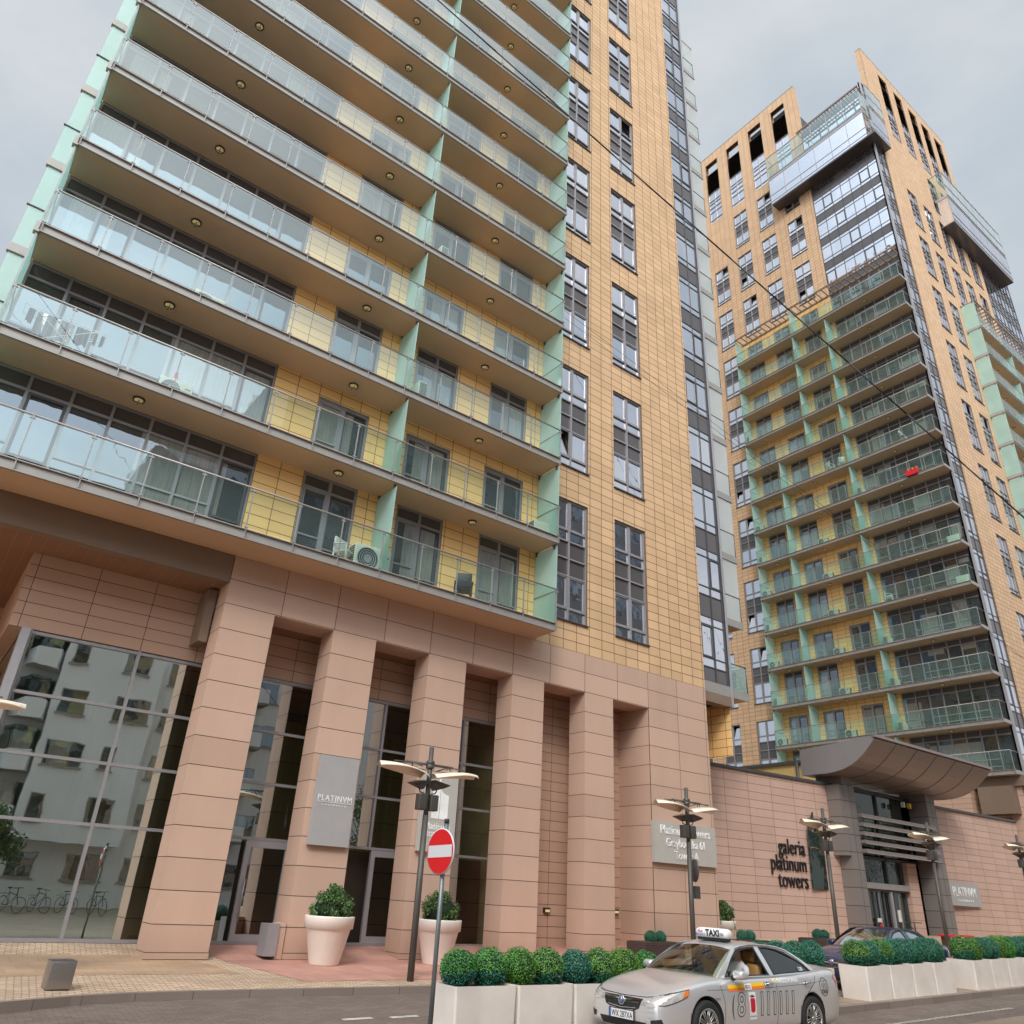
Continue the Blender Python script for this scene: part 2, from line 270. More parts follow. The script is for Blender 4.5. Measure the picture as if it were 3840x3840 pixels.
# ------------------------------------------------------------------ mesh builder
class MB:
    def __init__(s): s.v = []; s.f = []; s.m = []; s.sm = []; s.mats = []
    def mi(s, m):
        if m not in s.mats: s.mats.append(m)
        return s.mats.index(m)
    def face(s, pts, m, smooth=False):
        b = len(s.v); s.v += [tuple(p) for p in pts]; s.f.append(tuple(range(b, b + len(pts)))); s.m.append(s.mi(m)); s.sm.append(smooth)
    def box(s, x0, x1, y0, y1, z0, z1, m):
        if x0 > x1: x0, x1 = x1, x0
        if y0 > y1: y0, y1 = y1, y0
        if z0 > z1: z0, z1 = z1, z0
        b = len(s.v)
        s.v += [(x0, y0, z0), (x1, y0, z0), (x1, y1, z0), (x0, y1, z0), (x0, y0, z1), (x1, y0, z1), (x1, y1, z1), (x0, y1, z1)]
        for q in ((0, 3, 2, 1), (4, 5, 6, 7), (0, 1, 5, 4), (1, 2, 6, 5), (2, 3, 7, 6), (3, 0, 4, 7)):
            s.f.append(tuple(b + i for i in q)); s.m.append(s.mi(m)); s.sm.append(False)
    def obox(s, P, u0, u1, d0, d1, z0, z1, m):
        """box in facade coordinates mapped by P(u, d, z)"""
        a = P(u0, d0, z0); c = P(u1, d1, z1); s.box(a[0], c[0], a[1], c[1], a[2], c[2], m)
    def tube(s, p0, p1, r, m, n=8, r1=None, caps=True):
        p0 = Vector(p0); p1 = Vector(p1); r1 = r if r1 is None else r1
        d = (p1 - p0).normalized(); a = d.orthogonal().normalized(); c = d.cross(a)
        b = len(s.v)
        for p, rr in ((p0, r), (p1, r1)):
            for i in range(n):
                t = 2 * PI * i / n; s.v.append(tuple(p + (a * math.cos(t) + c * math.sin(t)) * rr))
        for i in range(n):
            j = (i + 1) % n; s.f.append((b + i, b + j, b + n + j, b + n + i)); s.m.append(s.mi(m)); s.sm.append(n > 5)
        if caps:
            s.f.append(tuple(b + i for i in reversed(range(n)))); s.m.append(s.mi(m)); s.sm.append(False)
            s.f.append(tuple(b + n + i for i in range(n))); s.m.append(s.mi(m)); s.sm.append(False)
    def path(s, pts, r, m, n=6):
        for a, b in zip(pts, pts[1:]): s.tube(a, b, r, m, n)
    def lathe(s, prof, m, n=28, axis='z', c=(0, 0, 0), smooth=True):
        b = len(s.v)
        for r, h in prof:
            for i in range(n):
                t = 2 * PI * i / n
                if axis == 'z': s.v.append((c[0] + r * math.cos(t), c[1] + r * math.sin(t), c[2] + h))
                else: s.v.append((c[0] + r * math.cos(t), c[1] + h, c[2] + r * math.sin(t)))
        for k in range(len(prof) - 1):
            for i in range(n):
                j = (i + 1) % n; s.f.append((b + k * n + i, b + k * n + j, b + (k + 1) * n + j, b + (k + 1) * n + i)); s.m.append(s.mi(m)); s.sm.append(smooth)
    def prism(s, poly, a, b, m, plane='xz', ms=None):
        """extrude a polygon drawn in plane between a and b along the remaining axis"""
        def P(p, t):
            return {'xz': (p[0], t, p[1]), 'yz': (t, p[0], p[1]), 'xy': (p[0], p[1], t)}[plane]
        n = len(poly); bb = len(s.v)
        s.v += [P(p, a) for p in poly] + [P(p, b) for p in poly]
        s.f.append(tuple(bb + i for i in range(n))); s.m.append(s.mi(m)); s.sm.append(False)
        s.f.append(tuple(bb + n + i for i in reversed(range(n)))); s.m.append(s.mi(m)); s.sm.append(False)
        for i in range(n):
            j = (i + 1) % n; s.f.append((bb + i, bb + j, bb + n + j, bb + n + i)); s.m.append(s.mi(ms or m)); s.sm.append(False)
    def mesh(s, name, fix=True):
        me = bpy.data.meshes.new(name); me.from_pydata(s.v, [], s.f)
        for k in s.mats: me.materials.append(M[k])
        me.polygons.foreach_set('material_index', s.m); me.polygons.foreach_set('use_smooth', s.sm)
        if fix:
            bm = bmesh.new(); bm.from_mesh(me); bmesh.ops.recalc_face_normals(bm, faces=bm.faces); bm.to_mesh(me); bm.free()
        me.update(); return me
def link(o, parent=None):
    COL.objects.link(o)
    if parent is not None:
        o.parent = parent; o.matrix_parent_inverse = parent.matrix_basis.inverted() if parent.type == 'EMPTY' or True else Matrix()
    return o
def obj(name, mb, parent=None, fix=True):
    me = mb.mesh(name, fix) if isinstance(mb, MB) else mb
    return link(bpy.data.objects.new(name, me), parent)
def tag(o, label, cat, group=None):
    o['label'] = label; o['category'] = cat
    if group: o['group'] = group
    return o
def thing(name, label, cat, group=None, loc=(0, 0, 0), rz=0):
    o = bpy.data.objects.new(name, None); o.location = loc; o.rotation_euler = (0, 0, rz); o.empty_display_size = .2
    COL.objects.link(o); bpy.context.view_layer.update()
    return tag(o, label, cat, group)
def obj_local(name, mb, parent, loc=None, rot=None):
    """child whose mesh is in the parent's own coordinates"""
    me = mb.mesh(name) if isinstance(mb, MB) else mb
    o = bpy.data.objects.new(name, me); COL.objects.link(o); o.parent = parent
    if loc: o.location = loc
    if rot: o.rotation_euler = rot
    return o
def kids(o): return [c for c in bpy.data.objects if c.parent == o]
_children = {}
def copy_tree(root, loc, rz=None, label=None, group=None):
    r = root.copy(); COL.objects.link(r); r.location = loc
    if rz is not None: r.rotation_euler = (0, 0, rz)
    if label: r['label'] = label
    if group: r['group'] = group
    def rec(src, dst):
        for ch in list(src.children):
            c = ch.copy(); COL.objects.link(c); c.parent = dst; rec(ch, c)
    rec(root, r)
    return r
def structure(name, mb, fix=False):
    o = obj(name, mb, None, fix); o['kind'] = 'structure'; return o
def text_mesh(txt, size, m, ext=.012, sx=1.0, bold=0, align='LEFT', space=1.0):
    cu = bpy.data.curves.new('lettering', 'FONT'); cu.body = txt; cu.size = size; cu.extrude = ext; cu.offset = bold
    cu.align_x = align; cu.resolution_u = 4; cu.space_character = space
    o = bpy.data.objects.new('lettering', cu); COL.objects.link(o); bpy.context.view_layer.update()
    dg = bpy.context.evaluated_depsgraph_get(); me = bpy.data.meshes.new_from_object(o.evaluated_get(dg))
    bpy.data.objects.remove(o)
    for v in me.vertices: v.co.x *= sx
    me.materials.clear(); me.materials.append(M[m]); return me

# ------------------------------------------------------------------ ground heights
def rise(x):
    if x < 12: return 0
    if x < 17: return .0146 * (x - 12)
    if x < 45: return .073 + .023 * (x - 17)
    return .717 + .008 * (min(x, 120) - 45)
def road_z(x, y): return -.27 + .0366 * (max(11, min(15.1, y)) - 11) + rise(x)
def pav_z(x, y):
    if y < 15.2: z = 0
    elif y < 19.24: z = .12 * (y - 15.2) / 4.04
    elif y < 20.75: z = .12 + .20 * (y - 19.24) / 1.51
    else: z = .32
    return z + rise(x)
def isl_z(x): return road_z(x, 10.95) + .125 if x >= 15 else -.245 + max(0, x - 12) * .03
exec_parts = []

# ------------------------------------------------------------------ towers
YF = 19.24
SLAB0, FL = 9.30, 3.075
def slab(k): return SLAB0 + FL * k
class Fac:
    """one facade of a tower: u along it, d outwards, z up"""
    def __init__(s, kind):
        s.kind = kind; s.dz = .5 if kind[1] == '2' else 0
        s.rot = {'S1': 0, 'S2': 0, 'E1': PI / 2, 'W2': -PI / 2}[kind]
    def __call__(s, u, d, z):
        k = s.kind; z += s.dz
        if k == 'S1': return (u, YF - d, z)
        if k == 'S2': return (80.11 - u, YF + .72 - d, z)
        if k == 'E1': return (25.5 + d, u, z)
        return (54.61 - d, u + .72, z)
def wall(mb, F, u0, u1, z0, z1, holes, m, depth=.14, reveal='brownd', d=0.0):
    """flat wall with real recessed openings; holes = (u0,u1,z0,z1)"""
    us = sorted({u0, u1} | {min(max(h[i], u0), u1) for h in holes for i in (0, 1)})
    for a, b in zip(us, us[1:]):
        mid = (a + b) / 2; hs = sorted([h for h in holes if h[0] < mid < h[1]], key=lambda h: h[2]); z = z0
        for h in hs:
            if h[2] > z: mb.face([F(a, d, z), F(b, d, z), F(b, d, min(h[2], z1)), F(a, d, min(h[2], z1))], m)
            z = max(z, h[3])
        if z < z1: mb.face([F(a, d, z), F(b, d, z), F(b, d, z1), F(a, d, z1)], m)
    for h in holes:
        a, b, c, e = h
        mb.face([F(a, d, c), F(a, d - depth, c), F(a, d - depth, e), F(a, d, e)], reveal)
        mb.face([F(b, d, c), F(b, d - depth, c), F(b, d - depth, e), F(b, d, e)], reveal)
        mb.face([F(a, d, e), F(b, d, e), F(b, d - depth, e), F(a, d - depth, e)], reveal)
        mb.face([F(a, d, c), F(b, d, c), F(b, d - depth, c), F(a, d - depth, c)], reveal)
def win_pair(tilt=0, fm='frame'):
    """tall two-storey window, 1.70 x 4.70: local x across, -y outwards, z from its sill"""
    f = MB(); g = MB(); w = .85; H = 4.7; t = .055
    rows = [0, .45, 1.68, 2.36, 3.04, 3.48, H]; y0, y1 = -.03, .06
    for x in (-w, -.045, w - t): f.box(x, x + (.09 if x == -.045 else t), y0, y1, 0, H, fm)
    for i, z in enumerate(rows):
        a = z if i == 0 else (z - t if i == len(rows) - 1 else z - t / 2)
        f.box(-w, w, y0 - .004, y1 + .004, a, a + t, fm)
    for r in (2, 3): f.box(-w + t, w - t, .035, .05, rows[r], rows[r + 1], 'spandrel')
    for c, (a, b) in enumerate(((-w + t, -.045), (.045, w - t))):
        for r in (0, 1, 4, 5):
            z0, z1 = rows[r] + t / 2, rows[r + 1] - t / 2
            if r in (1, 5):                                     # casement sash
                for (p, q, s_, e) in ((a, a + .05, z0, z1), (b - .05, b, z0, z1), (a + .05, b - .05, z0, z0 + .05), (a + .05, b - .05, z1 - .05, z1)):
                    f.box(p, q, -.012, .03, s_, e, fm)
                if tilt and (c, r) == tilt:
                    g.face([(a + .05, .02, z0 + .05), (b - .05, .02, z0 + .05), (b - .05, .24, z1 - .05), (a + .05, .24, z1 - .05)], 'glass')
                    g.face([(a + .05, .25, z0 + .05), (b - .05, .25, z0 + .05), (b - .05, .25, z1 - .05), (a + .05, .25, z1 - .05)], 'dark')
                    continue
            g.face([(a, .03, z0), (b, .03, z0), (b, .03, z1), (a, .03, z1)], 'glass')
    f.box(-w - .03, w + .03, -.17, -.02, -.05, -.01, 'framed')      # sill
    return f.mesh('window'), g.mesh('pane', False)
WIN = [win_pair(0), win_pair((1, 5)), win_pair((0, 1))]
def win_top():
    """top-storey window: sashes below, slatted plant louvre above, 1.70 x 8.0"""
    f = MB(); g = MB(); w = .85; t = .055; rows = [0, .45, 1.68, 2.36, 3.04, 3.48, 4.7]
    for x in (-w, -.045, w - t): f.box(x, x + (.09 if x == -.045 else t), -.03, .06, 0, 4.8, 'frame')
    for z in rows: f.box(-w, w, -.034, .064, z, z + t, 'frame')
    g.face([(-w, .03, 0), (w, .03, 0), (w, .03, 4.7), (-w, .03, 4.7)], 'glass')
    f.box(-w, w, .10, .12, 4.75, 8.15, 'framed')
    for i in range(27):
        z = 4.85 + i * .125; f.face([(-w, -.03, z), (w, -.03, z), (w, .06, z + .12), (-w, .06, z + .12)], 'framed')
    return f.mesh('window'), g.mesh('pane', False)
WINT = win_top()
def place(name, me, parent, F, u, z, d=-.10, child=None, cname='pane'):
    o = bpy.data.objects.new(name, me); COL.objects.link(o); o.location = F(u, d, z); o.rotation_euler = (0, 0, F.rot)
    o.parent = parent; o.matrix_parent_inverse = parent.matrix_basis.inverted()
    if child is not None:
        c = bpy.data.objects.new(cname, child); COL.objects.link(c); c.parent = o
    return o
def balc_window(w, h, top=.45, leafs=2, door=True):
    """balcony door/window under a dark head panel"""
    f = MB(); g = MB(); a = -w / 2; t = .07; hh = h - top
    f.box(a, a + t, -.03, .05, 0, h, 'frame'); f.box(-a - t, -a, -.03, .05, 0, h, 'frame')
    for z in (0, hh, h - t): f.box(a, -a, -.035, .055, z, z + t, 'frame')
    f.box(a + t, -a - t, .0, .03, hh + t, h - t, 'spandrel')
    n = leafs; s = (w - t) / n
    for i in range(n):
        x0 = a + t / 2 + i * s; x1 = x0 + s
        if i: f.box(x0 - .05, x0 + .05, -.04, .06, 0, h, 'frame')
        m = 'framed' if (door and i == n - 1) else 'frame'
        for (p, q, s0, s1) in ((x0 + .05, x0 + .10, .08, hh), (x1 - .10, x1 - .05, .08, hh), (x0 + .10, x1 - .10, hh - .06, hh), (x0 + .10, x1 - .10, .08, .15)):
            f.box(p, q, -.02, .03, s0, s1, m)
        for z in (.52, .88) if not (door and i == n - 1) else (.62,): f.box(x0 + .05, x1 - .05, -.025, .02, z, z + .045, 'frame')
        g.face([(x0, .02, .1), (x1, .02, .1), (x1, .02, hh), (x0, .02, hh)], 'glass_b')
    return f.mesh('balcony_window'), g.mesh('pane', False)
def glazing_band(w, h, n=7, top=.47, doors=(1, 6)):
    f = MB(); g = MB(); a = -w / 2; t = .07; s = w / n; hh = h - top
    for i in range(n + 1): f.box(a + i * s - .035, a + i * s + .035, -.04, .06, 0, h, 'frame')
    for z in (0, hh - .02, h - t): f.box(a, -a, -.035, .055, z, z + t, 'frame')
    f.box(a, -a, .0, .03, hh + t, h - t, 'spandrel')
    for i in range(n):
        x0 = a + i * s; x1 = x0 + s
        if i in doors:
            for (p, q, s0, s1) in ((x0 + .04, x0 + .11, .08, hh), (x1 - .11, x1 - .04, .08, hh), (x0 + .11, x1 - .11, hh - .09, hh), (x0 + .11, x1 - .11, .08, .16), (x0 + .11, x1 - .11, .6, .66)):
                f.box(p, q, -.03, .035, s0, s1, 'framed')
        else:
            for z in (.42, .86): f.box(x0, x1, -.03, .03, z, z + .05, 'framel')
        g.face([(x0, .02, .05), (x1, .02, .05), (x1, .02, hh), (x0, .02, hh)], 'glass_b')
    return f.mesh('glazing_band'), g.mesh('pane', False)
CEIL = FL - .27                                   # clear wall height between slabs
BW = {0: balc_window(1.70, CEIL - .005), 1: balc_window(1.70, CEIL - .45, .12), 2: balc_window(1.74, CEIL - .005, door=True, leafs=2)}
BAND = glazing_band(6.50, CEIL - .005)

def copy_part(root, dz, parent):
    c = root.copy(); COL.objects.link(c); c.location = root.location + Vector((0, 0, dz))
    def rec(s_, d_):
        for ch in list(s_.children):
            k = ch.copy(); COL.objects.link(k); k.parent = d_; rec(ch, k)
    rec(root, c); return c
def balcony(parent, F, u0, u1, posts, divs, lamps, open0=True, D=1.19, fin0=False, fin1=False, lampu=True, panels=True):
    """slab + edge channel; handrail with flat posts; one glass pane per bay; frosted dividers; round lamps (k = 0)"""
    z = SLAB0; b = MB()
    b.obox(F, u0, u1, -.02, D - .06, z, z + .22, 'brown'); b.obox(F, u0, u1, -.01, D - .07, z + .22, z + .245, 'floor')  # thin pale top layer added to brighten the wall and the underside above
    b.obox(F, u0, u1, D - .05, D - .03, z + .02, z + .27, 'steel'); b.obox(F, u0 - .01, u1 + .01, D - .06, D + .03, z + .25, z + .275, 'steel')
    b.obox(F, u0 - .01, u1 + .01, D - .06, D + .03, z + .0, z + .022, 'steel')
    for a, c in ((u0, u0 - .05), (u1, u1 + .05)): b.obox(F, a, c, .0, D + .03, z + .02, z + .25, 'steel')
    o = obj('balcony', b, parent)
    r = MB(); top = z + 1.42
    r.tube(F(u0, D + .0, top), F(u1, D + .0, top), .026, 'steel2', 6)
    for u in posts:
        r.obox(F, u - .012, u + .012, D - .02, D + .03, z + .03, top, 'steel2')
        r.obox(F, u - .055, u + .055, D + .0, D + .035, top - .10, top - .065, 'steel2'); r.obox(F, u - .05, u + .05, D, D + .035, z + .30, z + .33, 'steel2')
    for u in (u0, u1): r.tube(F(u, D, top - .03), F(u, .03, top - .03), .02, 'steel2', 6)
    link(bpy.data.objects.new('handrail', r.mesh('handrail')), o)
    if panels:
        for a, c in zip(posts, posts[1:]):
            g = MB(); g.face([F(a + .015, D + .012, z + .31), F(c - .015, D + .012, z + .31), F(c - .015, D + .012, top - .05), F(a + .015, D + .012, top - .05)], 'bal2' if F.kind[1] == '2' else 'bal')
            link(bpy.data.objects.new('glass_panel', g.mesh('glass_panel', False)), o)
    for i, u in enumerate(divs):
        q = MB(); q.obox(F, u - .012, u + .012, .0, D - .02, z - .10, z - FL + .29, 'mint')
        q.obox(F, u - .03, u + .03, D - .15, D - .10, z - .12, z, 'framed'); q.obox(F, u - .03, u + .03, .06, .11, z - .12, z, 'framed')
        link(bpy.data.objects.new('divider_screen', q.mesh('divider_screen')), o)
    for u in lamps:
        q = MB(); p = F(u, D / 2 - .01, z); q.lathe([(.001, -.10), (.06, -.095), (.10, -.065), (.115, -.01)], 'lampglass', 14, c=p)
        q.lathe([(.115, -.045), (.145, -.045), (.15, 0)], 'iron', 16, c=p); q.lathe([(.05, -.105), (.058, -.105)], 'iron', 12, c=p)
        q.box(p[0] - .13, p[0] + .13, p[1] - .008, p[1] + .008, p[2] - .108, p[2] - .095, 'iron'); q.box(p[0] - .008, p[0] + .008, p[1] - .13, p[1] + .13, p[2] - .109, p[2] - .096, 'iron')
        link(bpy.data.objects.new('ceiling_light', q.mesh('ceiling_light')), o)
    return o
def curtain(mb, gl, F, u0, u1, z0, z1, nu, d=0.0, pat=None, m='framed'):
    """mullion grid with spandrel rows repeating every storey"""
    pat = pat or ((0, .95, 's'), (.95, 1.33, 'g'), (1.33, 2.72, 'g'), (2.72, FL, 'g'))
    s = (u1 - u0) / nu
    for i in range(nu + 1): mb.obox(F, u0 + i * s - .03, u0 + i * s + .03, d - .05, d + .03, z0, z1, m)
    k0 = int((z0 - SLAB0) / FL) - 1; k1 = int((z1 - SLAB0) / FL) + 1
    for k in range(k0, k1 + 1):
        for a, b, t in pat:
            za, zb = slab(k) + a, slab(k) + b
            za2, zb2 = max(za, z0), min(zb, z1)
            if zb2 <= za2: continue
            mb.obox(F, u0, u1, d - .045, d + .02, za2 - .022, za2 + .022, m)
            (mb if t == 's' else gl).face([F(u0, d - .01, za2), F(u1, d - .01, za2), F(u1, d - .01, zb2), F(u0, d - .01, zb2)], 'spandrel' if t == 's' else 'glass')
            if t == 'g' and b - a > 1 and nu >= 2:
                for i in range(nu):
                    if (i * 3 + k) % 4 == 0:
                        x0 = u0 + i * s + .05; x1 = x0 + s - .10
                        for (p, q, e, f_) in ((x0, x0 + .06, za2, zb2), (x1 - .06, x1, za2, zb2), (x0 + .06, x1 - .06, za2 + .02, za2 + .08), (x0 + .06, x1 - .06, zb2 - .08, zb2 - .02)):
                            mb.obox(F, p, q, d - .02, d + .035, e, f_, m)
WZ = lambda n: 10.32 + 6.13 * n

def tower(T, FS, FE, ochre, zt, nfl, full_s, near):
    """T: tower empty; FS: street facade, FE: facade towards the other tower"""
    mirr = FS.kind == 'S2'
    nwin = int((min(zt, 66) - 15) / 6.13) + 1
    # ---- street facade: stone with two window columns right of the balconies
    holes = []; spots = []
    for cu in (16.72, 19.82):
        for n in range(nwin): holes.append((cu - .85, cu + .85, WZ(n), WZ(n) + 4.7)); spots.append((cu, WZ(n), 0))
    pt = slab(13) + 3.1
    if zt > 70:
        for cu in (16.72, 19.82): holes.append((cu - .85, cu + .85, WZ(10), 81.3)); spots.append((cu, WZ(10), 1))
        for cu in (13.65, 10.85, 7.95):
            for n in (7, 8, 9): holes.append((cu - .85, cu + .85, WZ(n), WZ(n) + 4.7)); spots.append((cu, WZ(n), 0))
            holes.append((cu - .85, cu + .85, WZ(10), 81.3)); spots.append((cu, WZ(10), 1))
    mb = MB(); wall(mb, FS, 15.12, 23.78, 9.28, zt, [h for h in holes if h[0] > 15], ochre)
    mb.face([FS(23.78, 0, 9.28), FS(23.78, -.12, 9.28), FS(23.78, -.12, zt), FS(23.78, 0, zt)], ochre)
    mb.face([FS(15.12, 0, 9.28), FS(23.78, 0, 9.28), FS(23.78, -.3, 9.28), FS(15.12, -.3, 9.28)], 'brownd')
    if zt > 70:
        wall(mb, FS, 6.1, 15.12, pt, zt, [h for h in holes if h[0] < 15], ochre)
    obj('stone_wall', mb, T, False)
    # ---- balcony wall (yellow) with openings
    mb = MB(); hs = []
    for k in range(nfl):
        z0 = slab(k) + .26; h = CEIL; even = k % 2 == 0
        hs.append((-1.37, 5.14, z0, z0 + h))
        for a, b in ((6.55, 8.25), (9.61, 11.31), (12.73, 14.43)): hs.append((a, b, z0, z0 + (h if even else h - .45)))
    wall(mb, FS, -1.38, 15.12, 9.28, pt, hs, 'yellow', .12)
    obj('balcony_wall', mb, T, False)
    for k in range(nfl):
        z0 = slab(k) + .262; even = k % 2 == 0
        place('glazing_band', BAND[0], T, FS, 1.885, z0, -.06, BAND[1])
        for u in (7.40, 10.46, 13.58): place('balcony_window', BW[0 if even else 1][0], T, FS, u, z0, -.06, BW[0 if even else 1][1])
    for i, (u, z, kind) in enumerate(spots):
        w = WINT if kind else WIN[(i * 7 + (3 if mirr else 0)) % 5 % 3 if (i % 3 == 1) else 0]
        place('window', w[0], T, FS, u, z, -.10, w[1])
    # ---- street balconies
    posts = [-1.38] + [-.12 + 1.2642 * i for i in range(12)] + [15.12]
    proto = balcony(T, FS, -1.38, 15.12, posts, [8.93], [1.83, 7.32, 12.04])
    for k in range(1, 14):
        copy_part(proto, FL * k, T)
    for ch in list(proto.children):
        if ch.name.startswith(('divider', 'ceiling')): bpy.data.objects.remove(ch)
    # one storey divider screens hang below each slab, the end screens stand free
    for k in range(14):
        e = MB(); z0, z1 = slab(k) + .28, slab(k + 1) - .06
        e.obox(FS, 15.13, 15.155, .0, 1.16, z0, z1, 'mintp'); e.obox(FS, 15.10, 15.20, 1.0, 1.06, z1 - .10, z1 + .06, 'framed'); e.obox(FS, 15.10, 15.20, .05, .11, z1 - .10, z1 + .06, 'framed')
        obj('end_screen', e, T); e = MB(); e.obox(FS, -1.41, -1.435, .0, 1.16, z0, z1, 'mint'); obj('end_screen', e, T)
        # side screens past the corner with their brackets
        e = MB(); e.obox(FS, -1.45, -1.92, -.06, -.03, z0 - .02, z0 + 1.315, 'mintp'); e.obox(FS, -1.45, -1.90, -.06, -.035, z0 + 1.315, z1 + .04, 'mintp'); obj('corner_screen', e, T); e = MB()
        e.obox(FS, -1.40, -1.95, -.12, .02, z0 - .30, z0 - .04, 'steel'); e.obox(FS, -1.44, -1.97, -.07, .0, z0 + 1.29, z0 + 1.315, 'framed')
        e.obox(FS, -1.40, -1.52, 1.05, 1.22, z0 - .32, z0 - .02, 'steel'); e.obox(FS, -1.43, -1.46, 1.14, 1.17, z0, z1, 'steel2')
        obj('bracket', e, T)
    pg = MB()                                                   # slatted pergola over the top balcony
    for i in range(30): pg.obox(FS, -1.3 + i * .56, -1.24 + i * .56, 0, 1.2, pt + .02, pt + .14, 'brownd')
    pg.obox(FS, -1.38, 15.12, 1.18, 1.26, pt, pt + .16, 'brownd'); pg.obox(FS, -1.38, 15.12, .0, .06, pt, pt + .16, 'brownd')
    obj('pergola', pg, T)
    # ---- glass corner bay
    mb = MB(); gl = MB(); top_b = zt - 7 if zt > 70 else zt
    curtain(mb, gl, FS, 23.80, 25.47, 9.66, top_b, 2, -.10)
    mb.obox(FS, 23.80, 25.5, -.14, -.07, 9.24, 9.66, 'steel'); mb.obox(FS, 23.80, 25.5, -.5, -.06, 8.85, 9.24, 'brownd')
    mb.obox(FS, 25.44, 25.56, -.22, -.04, 8.86, top_b, 'framel')
    for a in range(3): mb.obox(FS, 25.50 + a * .0, 25.6 + a * .0, -.30 - a * .0, -.20, 9, top_b, 'framed')
    o = obj('corner_bay', mb, T); obj('pane', gl, o, False)
    # ---- side facade
    sh = []; ss = []
    cols = (28.33, 31.42, 34.48)
    for cu in (37.54, 40.90, 43.98): 
        for n in range(nwin): sh.append((cu - .85, cu + .85, WZ(n), WZ(n) + 4.7)); ss.append((cu, WZ(n), 0))
        if zt > 70: sh.append((cu - .85, cu + .85, WZ(10), 81.3)); ss.append((cu, WZ(10), 1))
    if zt > 70:
        for cu in cols:
            for n in (7, 8, 9): sh.append((cu - .85, cu + .85, WZ(n), WZ(n) + 4.7)); ss.append((cu, WZ(n), 0))
            sh.append((cu - .85, cu + .85, WZ(10), 81.3)); ss.append((cu, WZ(10), 1))
    mb = MB(); wall(mb, FE, 35.93, 47.5, 6.0, zt, [h for h in sh if h[0] > 35.93], ochre)
    wall(mb, FE, 26.15, 35.93, pt, zt, [h for h in sh if h[0] < 35.5], ochre)
    hs = []
    for k in range(nfl):
        z0 = slab(k) + .26; even = k % 2 == 0
        hs.append((19.52, 26.1, z0, z0 + CEIL))
        for cu in cols: hs.append((cu - .85, cu + .85, z0, z0 + (CEIL if even else CEIL - .45)))
    obj('stone_wall', mb, T, False); mb = MB(); wall(mb, FE, 19.45, 35.93, 7.0, pt, hs, 'yellow', .12)
    obj('balcony_wall', mb, T, False)
    if FE.kind == 'W2':
        for k in range(nfl):
            z0 = slab(k) + .262; even = k % 2 == 0
            place('glazing_band', BAND[0], T, FE, 22.81, z0, -.06, BAND[1])
            for u in cols: place('balcony_window', BW[0 if even else 1][0], T, FE, u, z0, -.06, BW[0 if even else 1][1])
        for i, (u, z, kind) in enumerate(ss):
            if u > 42 and 12 < z < 60: continue
            w = WINT if kind else WIN[(0, 1, 0, 2, 0, 1, 2)[(i * 5) % 7]]
            place('window', w[0], T, FE, u, z, -.10, w[1])
        posts = [19.42 + i * 1.269 for i in range(14)]
        proto = balcony(T, FE, 19.42, 35.93, posts, [26.45], [34.4, 29.9, 22.9])
        for k in range(1, 14): copy_part(proto, FL * k, T)
        for ch in list(proto.children):
            if ch.name.startswith(('divider', 'ceiling')): bpy.data.objects.remove(ch)
        for k in range(14):
            e = MB(); z0, z1 = slab(k) + .28, slab(k + 1) - .06
            e.obox(FE, 35.94, 35.965, .0, 1.16, z0, z1, 'mintp'); e.obox(FE, 35.9, 35.99, 1.0, 1.06, z1 - .1, z1 + .06, 'framed')
            u = 32.73 if k < 9 else 29.8
            obj('end_screen', e, T); e = MB(); e.obox(FE, u - .012, u + .012, .0, 1.14, z0, z1 + .0, 'mint'); obj('divider_screen', e, T)
        pg = MB()
        for i in range(30): pg.obox(FE, 19.5 + i * .56, 19.56 + i * .56, 0, 1.25, pt + .02, pt + .14, 'brownd')
        pg.obox(FE, 19.42, 35.93, 1.22, 1.30, pt, pt + .16, 'brownd'); pg.obox(FE, 19.42, 35.93, .0, .06, pt, pt + .16, 'brownd')
        obj('pergola', pg, T)
    else:
        e = MB(); e.face([FE(19.45, -.125, 9), FE(46, -.125, 9), FE(46, -.125, 76), FE(19.45, -.125, 76)], 'glass_b'); obj('window_glass', e, T, False)
        for k in range(14):
            e = MB(); z0, z1 = slab(k) + .28, slab(k + 1) - .02
            e.obox(FE, 19.44, 35.9, 0, 1.14, slab(k), slab(k) + .24, 'brown'); e.obox(FE, 19.36, 19.42, -.02, 1.24, slab(k) - .02, slab(k) + .30, 'steel')
            e.obox(FE, 19.42, 35.9, 1.14, 1.19, slab(k) + .02, slab(k) + .27, 'steel')
            obj('balcony', e, T); e = MB()
            if k > 0: e.obox(FE, 19.40, 19.42, .02, 1.17, z0, z0 + 1.08, 'palep'); e.obox(FE, 19.40, 19.42, .02, 1.17, z0 + 1.12, z1, 'palep')
            else: e.obox(FE, 19.40, 19.41, .02, 1.17, z0, z0 + 1.08, 'bal')
            obj('end_screen', e, T); e = MB(); e.tube(FE(19.40, .02, z0 + 1.12), FE(19.40, 1.19, z0 + 1.12), .022, 'framed', 6); e.tube(FE(19.40, 1.19, z0 + 1.12), FE(35.9, 1.19, z0 + 1.12), .022, 'framed', 6)
            e.tube(FE(19.40, 1.17, z0), FE(19.40, 1.17, z0 + 1.14), .022, 'framed', 6)
            obj('handrail', e, T); e = MB(); e.obox(FE, 19.45, 35.9, 1.165, 1.175, z0, z0 + 1.08, 'bal'); obj('glass_panel', e, T)
        e = MB()
        e.obox(FE, 19.42, 35.93, 1.16, 1.24, pt, pt + .16, 'brownd'); e.obox(FE, 19.42, 19.5, 0, 1.24, pt, pt + .16, 'brownd')
        obj('pergola', e, T)
